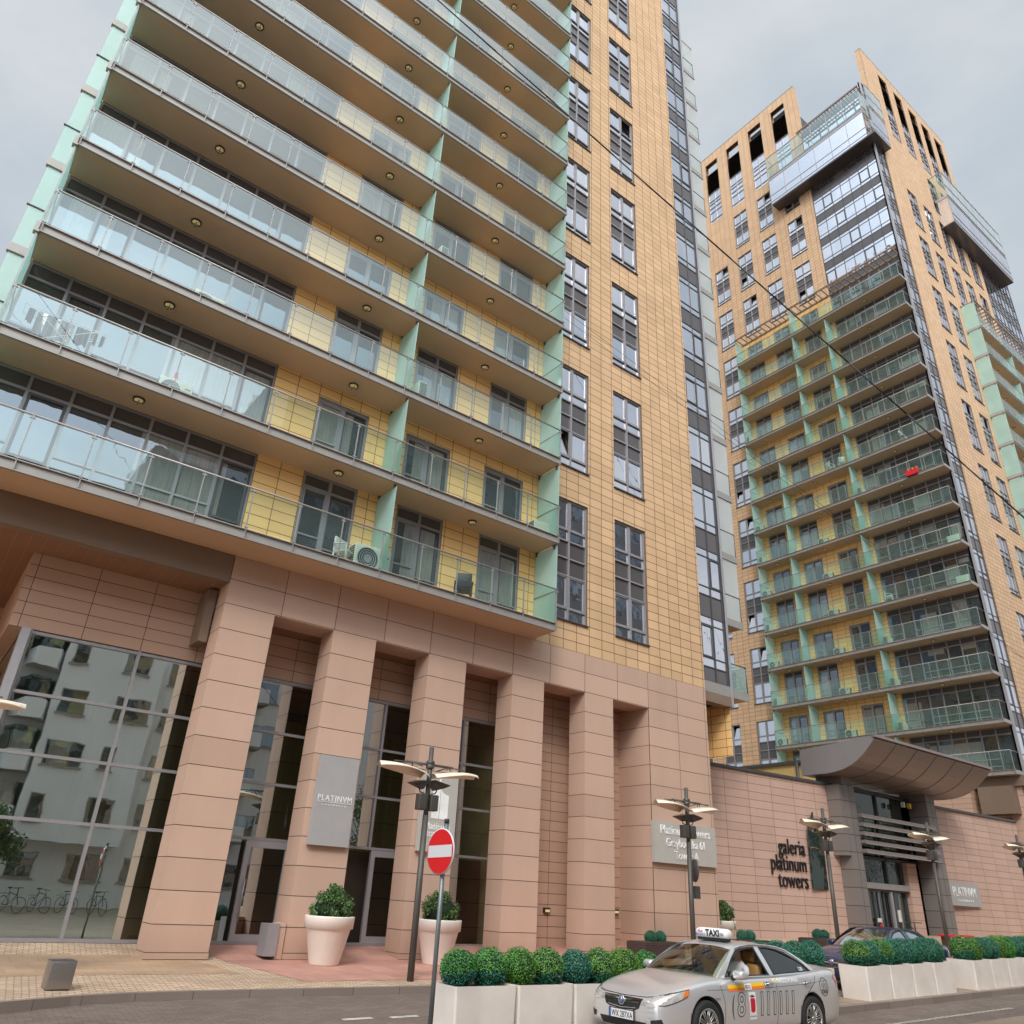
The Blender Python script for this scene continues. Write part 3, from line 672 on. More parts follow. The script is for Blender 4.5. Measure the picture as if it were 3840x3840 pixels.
    # ---- curtain wall above the side balconies, narrow glass edge beside them
    mb = MB(); gl = MB()
    if zt > 70:
        curtain(mb, gl, FE, 19.42, 26.1, pt, zt - 7.5, 7, -.02)
        curtain(mb, gl, FS, -1.3, 6.05, pt, zt - 7.5, 8, -.02)
    else:
        curtain(mb, gl, FE, 19.42, 26.1, pt, zt, 7, -.02)
    mb.obox(FE, 19.33, 19.42, -.2, .03, 9, zt - 7.5 if zt > 70 else zt, 'framed')
    o = obj('curtain_wall', mb, T); obj('pane', gl, o, False)
    # ---- core so that nothing is see-through
    mb = MB(); zc = zt - 8 if zt > 70 else zt
    a = FS(-1.2, -.35, 6); b = FE(46, -.35, zc)
    mb.box(a[0], b[0], a[1], b[1], 9.3 + FS.dz, zc, 'brownd')
    if zt > 70:                                                   # parapet screens rise clear of the roof
        for (F, u0, u1) in ((FS, 6.1, 23.78), (FE, 26.15, 47.5)):
            for lo, hi in ((zc, WZ(10) + 7.4),):
                pass
            back = MB() if False else mb
            hs2 = [(c_ - .85, c_ + .85, zc - 1, 81.3) for c_ in ((16.72, 19.82, 13.65, 10.85, 7.95) if F is FS else (28.33, 31.42, 34.48, 37.54, 40.90, 43.98))]
            wall(mb, F, u0, u1, zc - .5, zt, hs2, ochre, 0.01, d=-.55)
            mb.obox(F, u0, u1, -.57, .01, zt, zt + .08, 'framed')
            mb.obox(F, u0 - .01, u0 + .004, -.55, -.005, zc, zt, ochre); mb.obox(F, u1 - .004, u1 + .01, -.55, -.005, zc - 6, zt, ochre)
        mb.obox(FE, 27.2, 33, -9, -.7, zc, zt - 1.5, 'framed')
    obj('core', mb, T)
    return T
T1 = thing('apartment_tower', 'near tower with long stacked glass balconies over tall pink stone columns', 'tower', None, (11, 24, 0))
T2 = thing('apartment_tower', 'far tower with glass penthouse box, rising behind the gallery entrance canopy', 'tower', None, (66, 34, 0))
tower(T1, Fac('S1'), Fac('E1'), 'ochre', 82.1, 14, True, True)
tower(T2, Fac('S2'), Fac('W2'), 'ochre2', 82.6, 14, True, False)

# penthouse glass boxes hung on the far tower
def penthouse(F, u0, u1, z0, z1, D, nu):
    f = MB(); g = MB()
    f.obox(F, u0, u1, -.1, D, z0 - .12, z0 + .05, 'spandrel'); f.obox(F, u0, u1, 0, D - .02, z0 + 3.4, z0 + 3.75, 'framel')
    s = (u1 - u0) / nu
    for i in range(nu + 1): f.obox(F, u0 + i * s - .03, u0 + i * s + .03, D - .04, D + .02, z0, z1, 'frame')
    for z in (z0 + .35, z0 + 1.2, z0 + 3.4, z0 + 3.8, z0 + 5.2, z1): f.obox(F, u0, u1, D - .03, D + .03, z - .025, z + .025, 'frame')
    g.face([F(u0, D, z0), F(u1, D, z0), F(u1, D, z0 + 3.4), F(u0, D, z0 + 3.4)], 'glass')
    g.face([F(u0, D, z0 + 3.8), F(u1, D, z0 + 3.8), F(u1, D, z1), F(u0, D, z1)], 'bal')
    for u in (u0, u1):
        g.face([F(u, 0, z0), F(u, D, z0), F(u, D, z0 + 3.4), F(u, 0, z0 + 3.4)], 'glass'); g.face([F(u, 0, z0 + 3.8), F(u, D, z0 + 3.8), F(u, D, z1), F(u, 0, z1)], 'bal')
        for z in (z0, z0 + 3.4, z1): f.obox(F, u - .03, u + .03, 0, D, z - .03, z + .03, 'frame')
    o = obj('penthouse_box', f, T2); obj('pane', g, o, False)
penthouse(Fac('W2'), 19.33, 29.8, 66.6, 73.4, 1.19, 6)
penthouse(Fac('S2'), .9, 14.0, 63.4, 70.4, 1.19, 8)
mb = MB(); F = Fac('S2')                                            # the box turns the south-west corner
mb.obox(F, 23.8, 26.69, -.1, .62, 66.48, 66.65, 'spandrel')
for u in (23.8, 24.7, 25.6, 26.66): mb.obox(F, u, u + .05, .56, .63, 66.6, 73.4, 'frame')
for z in (66.95, 67.8, 70, 70.4, 71.8, 73.4): mb.obox(F, 23.8, 26.7, .57, .62, z - .025, z + .025, 'frame')
o = obj('penthouse_box', mb, T2); g = MB(); g.face([F(23.8, .6, 66.6), F(26.69, .6, 66.6), F(26.69, .6, 70), F(23.8, .6, 70)], 'glass'); g.face([F(23.8, .6, 70.4), F(26.69, .6, 70.4), F(26.69, .6, 73.4), F(23.8, .6, 73.4)], 'bal'); obj('pane', g, o, False)
mb = MB(); F = Fac('W2')                                            # slatted roof trellis
for i in range(22): mb.obox(F, 19.4 + i * .32, 19.46 + i * .32, -.5, .9, 74.1, 74.22, 'brownd')
mb.obox(F, 19.33, 26.2, .85, .95, 74.05, 74.25, 'brownd'); mb.obox(F, 19.33, 26.2, -.6, -.5, 74.05, 74.25, 'brownd')
for u in (19.4, 22.6, 25.9): mb.obox(F, u, u + .08, .8, .88, 73.4, 74.05, 'brownd')
obj('roof_trellis', mb, T2)

# ------------------------------------------------------------------ podium of the near tower
colx = [(5.18, 6.50), (8.20, 9.52), (11.29, 12.62), (14.40, 15.70), (17.50, 18.80)]
for i, (a, b) in enumerate(colx):
    mb = MB(); z0 = pav_z(a, YF) - .15
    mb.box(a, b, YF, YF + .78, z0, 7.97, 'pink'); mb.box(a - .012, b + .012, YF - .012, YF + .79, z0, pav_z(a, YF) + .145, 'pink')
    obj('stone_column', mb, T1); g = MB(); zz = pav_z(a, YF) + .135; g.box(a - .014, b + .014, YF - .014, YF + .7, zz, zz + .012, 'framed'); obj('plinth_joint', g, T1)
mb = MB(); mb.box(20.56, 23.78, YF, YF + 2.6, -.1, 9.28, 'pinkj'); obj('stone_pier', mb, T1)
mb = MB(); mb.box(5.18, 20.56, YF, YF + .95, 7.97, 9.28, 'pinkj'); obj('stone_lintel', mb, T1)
mb = MB()
mb.box(-12, 5.16, YF + .01, YF + .299, 8.55, 9.28, 'brownd')
mb.box(-12, 5.17, YF + .30, 27, 8.562, 8.60, 'soffit'); mb.box(5.17, 20.56, YF + .95, 21.0, 7.97, 8.02, 'soffit')
mb.box(-12, -1.2, YF + .3, 27, 8.6, 9.28, 'brownd')
obj('soffit', mb, T1)
YG = 20.78
mb = MB()
mb.box(1.17, 5.7, YG - .02, YG + .3, 6.72, 8.56, 'pink_fine'); mb.box(.9, 1.17, YG - .02, 27, 6.72, 8.56, 'pink_fine')
mb.box(5.7, 20.56, YG, YG + .3, 6.68, 7.97, 'pink_fine')
mb.box(15.2, 20.56, YG, YG + .3, .2, 6.68, 'pink_fine');
mb.box(-12, 1.0, 26.5, 27, 0, 8.56, 'pink_fine')
obj('inner_wall', mb, T1)
for x, z in ((17.3, 1.35), (20.3, 1.40)):
    mb = MB(); mb.box(x - .12, x + .12, YG - .09, YG, z - .07, z + .07, 'dark'); mb.box(x - .09, x + .09, YG - .1, YG - .02, z - .05, z + .02, 'lampglass'); obj('wall_light', mb, T1)
mb = MB(); mb.box(4.92, 5.14, 20.0, YG, 7.1, 8.5, 'brownd'); obj('access_panel', mb, T1)
# storefront
mb = MB(); gl = MB()
def bar(x0, x1, z0, z1, d=.06, m='frame'): mb.box(x0, x1, YG - d, YG + d, z0, z1, m)
zb = .33
for x in (1.38, 3.80, 6.35): bar(x - .035, x + .035, zb, 6.72)
bar(1.17, 1.36, zb, 6.72, .16, 'framel')
for z in (zb + .03, 2.67, 4.0, 5.30, 6.66): bar(1.36, 15.2, z - .035, z + .035, .055)
for x in (10.88, 13.7): bar(x - .035, x + .035, 2.67, 6.7)
gl.face([(1.36, YG, zb), (6.0, YG, zb), (6.0, YG, 6.7), (1.36, YG, 6.7)], 'storeL'); gl.face([(6.0, YG, zb), (7.3, YG, zb), (7.3, YG, 6.7), (6.0, YG, 6.7)], 'store')
gl.face([(7.3, YG, 2.67), (14.1, YG, 2.67), (14.1, YG, 6.7), (7.3, YG, 6.7)], 'store')
gl.face([(8.75, YG, zb), (10.1, YG, zb), (10.1, YG, 2.67), (8.75, YG, 2.67)], 'store'); gl.face([(14.1, YG, zb), (15.2, YG, zb), (15.2, YG, 6.7), (14.1, YG, 6.7)], 'store'); gl.face([(12.2, YG, zb), (14.1, YG, zb), (14.1, YG, 2.67), (12.2, YG, 2.67)], 'store')
gl.face([(1.2, YG, .33), (1.2, 26.5, .33), (1.2, 26.5, 6.7), (1.2, YG, 6.7)], 'store')
o = obj('storefront', mb, T1); obj('pane', gl, o, False)
def entrance_door(x0, x1, hx):
    mb = MB(); z0, z1 = .34, 2.63
    for (a, b, c, d) in ((x0, x0 + .13, z0, z1), (x1 - .13, x1, z0, z1), (x0 + .13, x1 - .13, z1 - .16, z1), (x0 + .13, x1 - .13, z0, z0 + .2)): mb.box(a, b, YG - .05, YG + .04, c, d, 'framel')
    for z in (.55, 1.2, 2.05, 2.3): mb.box(x1 - .03, x1 + .05, YG - .1, YG - .04, z, z + .12, 'white')
    o = obj('door', mb, T1); g = MB(); g.face([(x0 + .1, YG, z0), (x1 - .1, YG, z0), (x1 - .1, YG, z1), (x0 + .1, YG, z1)], 'store'); obj('pane', g, o, False)
    h = MB(); h.tube((hx, YG - .12, .8), (hx, YG - .12, 1.75), .018, 'steel2', 8); h.tube((hx, YG - .12, .9), (hx, YG - .02, .9), .014, 'steel2', 6); h.tube((hx, YG - .12, 1.62), (hx, YG - .02, 1.62), .014, 'steel2', 6); obj('handle', h, o)
entrance_door(7.42, 8.62, 7.53); entrance_door(10.95, 12.15, 12.0)
# lobby behind the glass
mb = MB()
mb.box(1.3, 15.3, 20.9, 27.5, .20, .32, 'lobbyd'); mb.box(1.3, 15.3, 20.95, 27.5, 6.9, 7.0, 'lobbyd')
mb.box(3.6, 15.2, 23.6, 23.7, 1.35, 6.2, 'wood'); mb.box(3.6, 15.2, 23.58, 23.7, .32, 1.33, 'lobby'); mb.box(-2, 14.2, 27.4, 27.5, .3, 7, 'lobby'); mb.box(15.2, 15.3, 21.1, 27.4, .3, 7, 'lobby')
mb.box(5.0, 5.5, 22.2, 22.6, .3, 6.9, 'lobby'); mb.box(15.0, 7.2, 21.2, 21.6, .3, 2.6, 'lobbyd')
obj('lobby', mb, T1)
for x, y, z in ((9.1, 22.6, 3.0), (10.1, 22.9, 3.0)):
    mb = MB(); mb.tube((x, y, z + .35), (x, y, 6.9), .01, 'steel2', 5); mb.lathe([(.03, .8), (.06, .35), (.10, .12), (.2, 0)], 'steelbox', 18, c=(x, y, z))
    tag(obj('pendant_lamp', mb), 'bell-shaped metal pendant lamp inside lobby, %s' % ('left of the two' if x < 9.5 else 'right of the two'), 'lamp', 'pendant lamps in the lobby')
def cushion(mb, x0, x1, y0, y1, z0, z1, m, r=.06):
    bm = bmesh.new(); bmesh.ops.create_cube(bm, size=1)
    for v in bm.verts: v.co = Vector(((x0 + x1) / 2 + v.co.x * (x1 - x0), (y0 + y1) / 2 + v.co.y * (y1 - y0), (z0 + z1) / 2 + v.co.z * (z1 - z0)))
    bmesh.ops.bevel(bm, geom=bm.edges[:], offset=r, segments=3, profile=.5, affect='EDGES')
    bm.verts.index_update(); b = len(mb.v); mb.v += [tuple(v.co) for v in bm.verts]
    for f in bm.faces: mb.f.append(tuple(b + v.index for v in f.verts)); mb.m.append(mb.mi(m)); mb.sm.append(True)
    bm.free()
sf = thing('sofa', 'low white leather sofa behind the leftmost storefront glass', 'sofa', None, (2.6, 21.8, .33))
mb = MB(); cushion(mb, 1.7, 3.5, 21.4, 22.3, .36, .72, 'sofa'); obj('seat', mb, sf)
mb = MB(); cushion(mb, 1.7, 3.5, 21.3, 21.55, .5, 1.15, 'sofa'); obj('backrest', mb, sf)
for a in (1.55, 3.3):
    mb = MB(); cushion(mb, a, a + .3, 21.35, 22.3, .4, .95, 'sofa'); obj('armrest', mb, sf)

# ------------------------------------------------------------------ signs on the podium
def sign(name, label, box, m, grp=None):
    t = thing(name, label, 'sign', grp, (box[0], box[2], box[4])); mb = MB(); mb.box(*box, m); obj('board', mb, t); return t
def letters(t, txt, x, y, z, size, m='lettw', sx=1.0, ext=.012, bold=0, align='LEFT', space=1.0, rz=0):
    me = text_mesh(txt, size, m, ext, sx, bold, align, space)
    o = bpy.data.objects.new('lettering', me); COL.objects.link(o); o.location = (x, y, z); o.rotation_euler = (PI / 2, 0, rz)
    o.parent = t; o.matrix_parent_inverse = t.matrix_basis.inverted(); return o
t = sign('sign_board', 'tall grey board with thin white capitals on the second stone column', (8.35, 9.43, YF - .13, YF - .02, 2.57, 4.69), 'panel')
letters(t, 'PLATINVM', 8.89, YF - .135, 3.60, .20, sx=.92, align='CENTER', space=1.15, ext=.006)
mb = MB(); mb.box(8.42, 9.38, YF - .142, YF - .13, 3.565, 3.575, 'lettw'); obj('underline', mb, t)
letters(t, 'residence', 8.89, YF - .135, 3.49, .075, sx=1.3, align='CENTER', space=1.7, ext=.005)
t = sign('sign_board', 'grey board with white twin-tower emblem on the third stone column', (11.42, 12.58, YF - .13, YF - .02, 2.64, 4.66), 'panelt')
def emblem(t, x, z, w, h, y, m):
    mb = MB(); mb.prism([(x, z), (x + .45 * w, z), (x + .45 * w, z + h), (x + .42 * w, z + h), (x, z + .72 * h)], y - .012, y, m)
    arc = [(x + .5 * w, z)] + [(x + w, z)] + [(x + w, z + .60 * h)] + [(x + w - .5 * w * math.sin(a * PI / 12), z + .60 * h + .16 * h * (1 - math.cos(a * PI / 12))) for a in range(1, 6)] + [(x + .5 * w, z + .74 * h)]
    mb.prism(arc, y - .012, y, m); obj('emblem', mb, t)
emblem(t, 11.77, 3.47, .52, 1.05, YF - .13, 'lettw')
letters(t, 'Platinum', 12.0, YF - .135, 3.20, .25, sx=.95, align='CENTER', ext=.006); letters(t, 'towers', 12.0, YF - .135, 3.02, .25, sx=.95, align='CENTER', ext=.006)
mb = MB(); mb.box(11.86, 12.14, YF - .14, YF - .13, 2.78, 2.93, 'lettw'); obj('label_plate', mb, t)
t = sign('sign_board', 'wide stone-grey board with three lines of white relief letters on the pier', (20.5, 23.66, YF - .14, YF - .02, 2.93, 4.21), 'panelt')
letters(t, 'Platinum Towers', 22.08, YF - .14, 3.83, .40, sx=.93, align='CENTER', ext=.02)
letters(t, 'Grzybowska 61', 22.08, YF - .14, 3.45, .37, sx=.86, align='CENTER', ext=.02)
letters(t, 'Tower A', 22.08, YF - .14, 3.07, .37, sx=.9, align='CENTER', ext=.02)

# ------------------------------------------------------------------ gallery between the towers
GA = thing('shopping_gallery', 'low pink stone gallery block with curved metal entrance canopy', 'gallery', None, (36, 24, .6))
def gw(x): return 22.1 - (x - 23.8) * .085 if x < 36 else 21.75 - (x - 36) * .06
mb = MB()
for (a, b) in ((23.78, 34.9), (43.2, 53.2)):
    ya, yb = gw(a), gw(b)
    mb.face([(a, ya, -.1), (b, yb, -.1), (b, yb, 7.05), (a, ya, 7.05)], 'gal'); mb.face([(a, ya - .04, 7.05), (b, yb - .04, 7.05), (b, yb + .5, 7.05), (a, ya + .5, 7.05)], 'gal')
    mb.face([(a, ya + .5, 0), (b, yb + .5, 0), (b, yb + .5, 7.05), (a, ya + .5, 7.05)], 'gal')
mb.face([(53.2, gw(53.2), 0), (53.2, 26, 0), (53.2, 26, 7.05), (53.2, gw(53.2), 7.05)], 'gal')
obj('stone_wall', mb, GA, False)
mb = MB()
for (a, b) in ((23.78, 34.9), (43.2, 53.2)):
    ya, yb = gw(a), gw(b); P = [(a, ya - .08), (b, yb - .08), (b, yb + .5), (a, ya + .5)]; mb.prism(P, 7.05, 7.17, 'framed', 'xy')
obj('wall_coping', mb, GA)
mb = MB(); mb.box(23.9, 60, 22.4, 47, 6.3, 6.5, 'concrete'); obj('roof', mb, GA)
mb = MB(); mb.box(43, 43.3, 28.0, 45, 6.4, 9.75, 'yplaster'); mb.box(43.0, 46, 27.0, 27.95, 6.4, 9.7, 'yplaster'); mb.box(42.85, 46, 26.95, 45, 9.72, 9.9, 'framed')
mb.tube((42.9, 28.1, 6.5), (42.9, 28.1, 9.8), .09, 'framed', 8); mb.box(42.9, 42.99, 28.4, 31.5, 7.0, 8.1, 'dark'); obj('roof_block', mb, GA)
mb = MB(); mb.box(46, 54.6, 25.5, 25.9, 6.4, 9.8, 'grey_clad'); mb.box(46.6, 47.8, 25.44, 25.5, 7.4, 8.9, 'framel'); mb.box(46.7, 47.7, 25.42, 25.45, 7.5, 8.8, 'glass'); obj('roof_block', mb, GA)
def pillar(x0, x1, y0, z1, wide, side):
    mb = MB(); mb.box(x0, x1, y0, 21.9, 0, z1, 'grey_clad')
    if wide: mb.box(x0 - .38, x0 + .02, y0 + .03, 21.9, 4.05, 7.05, 'grey_clad')
    mb.box(x0 + .04, x1 - .04, y0 + .06, 21.9, z1, 7.6, 'grey_clad'); mb.box((x0 + x1) / 2 - .012, (x0 + x1) / 2 + .012, y0 - .004, y0 + .02, 0, z1, 'framed')
    obj('entrance_pillar', mb, GA)
pillar(34.80, 35.68, 20.52, 7.08, True, 0); pillar(42.42, 43.28, 20.52, 7.5, False, 1)
mb = MB(); mb.box(40.7, 41.6, 21.2, 22.2, 0, 4.1, 'gal'); mb.box(41.6, 42.42, 21.5, 22.2, 0, 7.3, 'grey_clad'); obj('stone_jamb', mb, GA)
# canopy: flat soffit curling up to the lip
prof = [(21.9, 8.62), (18.15, 8.86), (18.10, 8.74), (18.45, 8.38), (18.75, 8.11), (19.05, 7.89), (19.4, 7.70), (19.8, 7.565), (20.2, 7.49), (20.7, 7.45), (21.9, 7.45)]
mb = MB(); mb.prism(prof, 33.75, 44.9, 'canopyg', 'yz', 'canopy')
for q in range(5):                                               # standing seams
    x = 35.6 + q * 1.86
    for a, b in zip(prof[2:-1], prof[3:]): mb.tube((x, a[0], a[1] - .004), (x, b[0], b[1] - .004), .016, 'framed', 4)
mb.box(33.7, 44.95, 18.02, 18.16, 8.80, 8.92, 'canopy')
obj('canopy', mb, GA)
for z in (5.80, 5.42, 5.04, 4.68, 4.30):
    mb = MB(); mb.box(35.70, 42.5, 20.30, 20.60, z - .05, z + .10, 'canopy'); mb.box(35.7, 42.5, 20.28, 20.31, z - .07, z - .03, 'steel'); obj('louvre', mb, GA)
mb = MB()
for x in (37.4, 40.2): mb.box(x - .04, x + .04, 20.55, 20.68, 4.3, 5.9, 'framed')
for (a, b, c, d) in ((35.7, 42.4, 4.1, 4.22), (35.7, 42.4, 7.1, 7.3), (35.7, 35.85, .5, 7.2), (39.1, 39.22, 2.9, 7.2), (40.5, 40.62, .5, 4.1), (37.2, 37.26, .5, 2.9)): mb.box(a, b, 21.4, 21.55, c, d, 'framed')
mb.box(36.6, 40.6, 21.15, 21.5, 2.83, 3.08, 'steel'); mb.box(35.7, 40.6, 21.3, 21.5, 2.75, 2.86, 'framed')
o = obj('entrance_front', mb, GA); g = MB(); g.face([(35.8, 21.5, .5), (42.4, 21.5, .5), (42.4, 21.5, 7.2), (35.8, 21.5, 7.2)], 'logo'); obj('pane', g, o, False)
mb = MB()
for i in range(9): mb.box(36.1 + i * .45, 36.14 + i * .45, 21.3, 21.36, .55, 2.72, 'frame' if i % 4 == 0 else 'spandrel')
mb.box(38.9, 39.06, 21.25, 21.4, .5, 2.75, 'framel'); mb.box(37.6, 38.0, 21.33, 21.36, 1.45, 1.62, 'white'); mb.box(39.4, 39.65, 21.3, 21.33, 1.5, 2.0, 'white'); mb.box(37.72, 37.9, 21.32, 21.35, 1.25, 1.4, 'redb'); obj('sliding_door', mb, GA)
for x in (40.9, 41.5):
    mb = MB(); mb.box(x - .08, x + .08, 20.9, 21.05, 6.7, 6.95, 'white' if x < 41 else 'yel'); obj('downlight', mb, GA)
LT = thing('wall_lettering', 'three lines of dark metal letters beside a dark emblem on pink wall', 'sign', None, (31, 21.5, 3))
rz = -.085
def gl_y(x): return gw(x) - .05
for txt, z, sz in (('galeria', 3.90, .88), ('platinum', 3.24, .88), ('towers', 2.60, .88)):
    letters(LT, txt, 32.42, gl_y(32.42), z, sz, 'lettd', .74, .03, -.004, 'RIGHT', 1.02, rz)
mb = MB(); y = gl_y(33) - .03
mb.prism([(32.55, 2.62), (33.68, 2.62), (33.70, 4.62), (33.45, 5.0), (33.17, 5.16), (33.17, 4.86), (32.60, 5.0)], y - .05, y, 'logo')
mb.prism([(32.60, 5.04), (33.12, 5.12), (33.17, 5.72), (33.13, 5.75)], y - .05, y, 'logo'); obj('emblem', mb, LT)
t = sign('sign_board', 'pale grey lettered board on pink wall right of the entrance', (44.0, 47.35, gw(45.6) - .22, gw(45.6) - .1, 2.38, 3.46), 'panel')
letters(t, 'PLATINVM', 45.68, gw(45.6) - .225, 2.83, .62, sx=.87, align='CENTER', ext=.012); letters(t, 'residence', 45.68, gw(45.6) - .225, 2.58, .2, sx=1.5, align='CENTER', space=1.4, ext=.01)
# far tower podium and cantilever beams
mb = MB()
mb.box(54.2, 76, 20.3, 21.2, .5, 9.75, 'pink'); mb.box(54.0, 76, 19.8, 34, 9.2, 9.78, 'brownd'); mb.box(53.6, 58.5, 20.6, 22.6, 7.6, 9.2, 'brownd'); mb.box(53.4, 54.4, 23, 45, 6, 9.4, 'pink_fine')
obj('podium', mb, T2)

# ------------------------------------------------------------------ ground, street, kerbs
def sheet(mb, xs, ys, fz, m, off=0):
    for a, b in zip(xs, xs[1:]):
        for c, d in zip(ys, ys[1:]):
            mb.face([(a, c, fz(a, c) + off), (b, c, fz(b, c) + off), (b, d, fz(b, d) + off), (a, d, fz(a, d) + off)], m)
XS = [-900, -200, -60, -30, -15, 0, 6, 12, 14, 17, 20, 25, 30, 35, 40, 45, 60, 90, 120, 300, 900]
mb = MB()
sheet(mb, XS, [-900, -200, -60, -30, -12, -8, -2, 9], lambda x, y: road_z(x, 9) - (.0 if y > -200 else .5), 'asphalt')
sheet(mb, XS, [9, 10.95, 12.2, 13.6, 15.1, 16.0], road_z, 'road'); sheet(mb, XS, [16.0, 24, 60, 200, 900], lambda x, y: -.45, 'asphalt')
structure('ground', mb)
kx = [-60, -30, -12, -6, -3, -1, 0, 1, 2.1, 2.6, 3.1, 3.5, 4.0, 4.8, 6, 9, 12, 14, 17, 20, 25, 30, 35, 40, 45, 60, 90, 120]
def ky(x):
    pts = [(-60, -8), (-12, 7), (-6, 10.6), (-3, 12.3), (-1, 13.3), (1, 14.1), (2.1, 14.45), (3.1, 14.9), (3.8, 15.1), (4.8, 15.18), (6, 15.2), (200, 15.2)]
    for (a, b), (c, d) in zip(pts, pts[1:]):
        if a <= x <= c: return b + (d - b) * (x - a) / (c - a)
    return 15.2
mb = MB()
ysp = [.14, 1.2, 2.4, 3.2, 4.04, 4.8, 5.55, 7, 12, 30]
for a, b in zip(kx, kx[1:]):
    ya = [ky(a) + q if i < 1 else max(ky(a) + .14, 15.2 + q) for i, q in enumerate(ysp)]; yb = [ky(b) + q if i < 1 else max(ky(b) + .14, 15.2 + q) for i, q in enumerate(ysp)]
    for i in range(len(ysp) - 1):
        P = [(a, ya[i]), (b, yb[i]), (b, yb[i + 1]), (a, ya[i + 1])]; mb.face([(p[0], p[1], pav_z(*p)) for p in P], 'pave')
structure('pavement', mb)
mb = MB()
for a, b in zip(kx, kx[1:]):
    A, B = ky(a), ky(b); za, zb2 = pav_z(a, 15.2) + .004, pav_z(b, 15.2) + .004
    mb.face([(a, A, za), (b, B, zb2), (b, B + .15, zb2), (a, A + .15, za)], 'kerbm'); mb.face([(a, A, za - .3), (b, B, zb2 - .3), (b, B, zb2), (a, A, za)], 'kerbm')
for a, b in zip(XS[6:-2], XS[7:-1]):
    a = max(a, 15.0)
    if b <= a: continue
    za, zb2 = isl_z(a), isl_z(b)
    for (y0, y1) in ((10.95, 11.13), (12.1, 12.22)):
        mb.face([(a, y0, za + .004), (b, y0, zb2 + .004), (b, y1, zb2 + .004), (a, y1, za + .004)], 'kerbm')
    mb.face([(a, 10.95, za - .3), (b, 10.95, zb2 - .3), (b, 10.95, zb2 + .004), (a, 10.95, za + .004)], 'kerbm')
    mb.face([(a, 12.22, za - .3), (b, 12.22, zb2 - .3), (b, 12.22, zb2 + .004), (a, 12.22, za + .004)], 'kerbm')
    mb.face([(a, 11.13, za), (b, 11.13, zb2), (b, 12.1, zb2), (a, 12.1, za)], 'island')
mb.face([(15.0, 10.95, isl_z(15.0) - .3), (15.0, 12.22, isl_z(15.0) - .3), (15.0, 12.22, isl_z(15.0) + .004), (15.0, 10.95, isl_z(15.0) + .004)], 'kerbm')
structure('kerb', mb)
mb = MB()                                                        # red slab field in front of the doors, brown slab band left
def patch(poly_l, poly_r, n, m, off):
    for i in range(n):
        t0, t1 = i / n, (i + 1) / n
        q = []
        for t in (t0, t1):
            l = Vector(poly_l[0]).lerp(Vector(poly_l[1]), t); r = Vector(poly_r[0]).lerp(Vector(poly_r[1]), t); q.append((l, r))
        k = [0, .25, .5, .75, 1]
        for u, w in zip(k, k[1:]):
            P = [q[0][0].lerp(q[0][1], u), q[0][0].lerp(q[0][1], w), q[1][0].lerp(q[1][1], w), q[1][0].lerp(q[1][1], u)]
            mb.face([(p.x, p.y, pav_z(p.x, p.y) + off) for p in P], m)
patch(((7.38, 16.05), (6.55, 20.72)), ((12, 16.05), (12, 20.72)), 12, 'redpave', .005); patch(((12, 16.05), (12, 20.72)), ((20.5, 16.05), (20.5, 20.72)), 12, 'redpave', .0055)
patch(((-9, 17.0), (-9, 19.7)), ((6.5, 17.2), (6.2, 19.7)), 10, 'paveslab', .004)
structure('paving', mb)
mb = MB()
for x in (6.75, 7.62, 8.5, 9.4, 10.3, 11.2): mb.face([(x, 13.0, road_z(x, 13) + .005), (x + .55, 13.04, road_z(x + .55, 13.04) + .005), (x + .55, 13.17, road_z(x + .55, 13.17) + .005), (x, 13.13, road_z(x, 13.13) + .005)], 'lineW')
x = 14.5
while x < 22.4:
    mb.face([(x, 9.62, road_z(x, 9.7) + .006), (x + .16, 9.62, road_z(x + .16, 9.7) + .006), (x + .10, 9.74, road_z(x, 9.74) + .006), (x - .06, 9.74, road_z(x, 9.74) + .006)], 'lineW'); x += .24
mb.face([(19.4, 12.3, road_z(19.4, 12.3) + .006), (19.5, 12.3, road_z(19.4, 12.3) + .006), (19.5, 14.9, road_z(19.4, 14.9) + .006), (19.4, 14.9, road_z(19.4, 14.9) + .006)], 'lineY')
structure('road_marking', mb)

# ------------------------------------------------------------------ house across the street (seen in the glass)
OB = thing('apartment_building', 'pale grey rendered apartment building across the street, mirrored in the storefront', 'building', None, (0, -16, 0))
mb = MB(); mb.box(-34, 1, -26, -14, -.6, 21, 'render'); mb.box(1, 30, -27, -15.5, -.6, 17, 'render'); mb.box(17, 66, -38, -22, -.6, 46, 'grey_clad2'); mb.box(7.5, 16, -30, -19, -.6, 31, 'grey_clad2'); mb.box(9, 13, -28, -21, 31, 35, 'render'); mb.box(78, 140, -30, -16, 0, 17, 'render')
mb.box(-22, -12, -14.2, -12.6, 3.2, 18, 'render'); mb.box(6, 12, -15.6, -14, 3.2, 15, 'render')
mb.box(-34.3, 1.3, -26, -13.7, 21, 21.4, 'framed'); mb.box(1, 30.3, -27, -15.2, 17, 17.4, 'framed'); obj('wall', mb, OB)
for fl in range(13):
    for i in range(14):
        x = 18.5 + i * 3.4; z = 2 + fl * 3.3; g = MB(); g.box(x, x + 1.9, -21.99, -21.9, z, z + 1.7, 'glass_b'); obj('window', g, OB)
k = 0
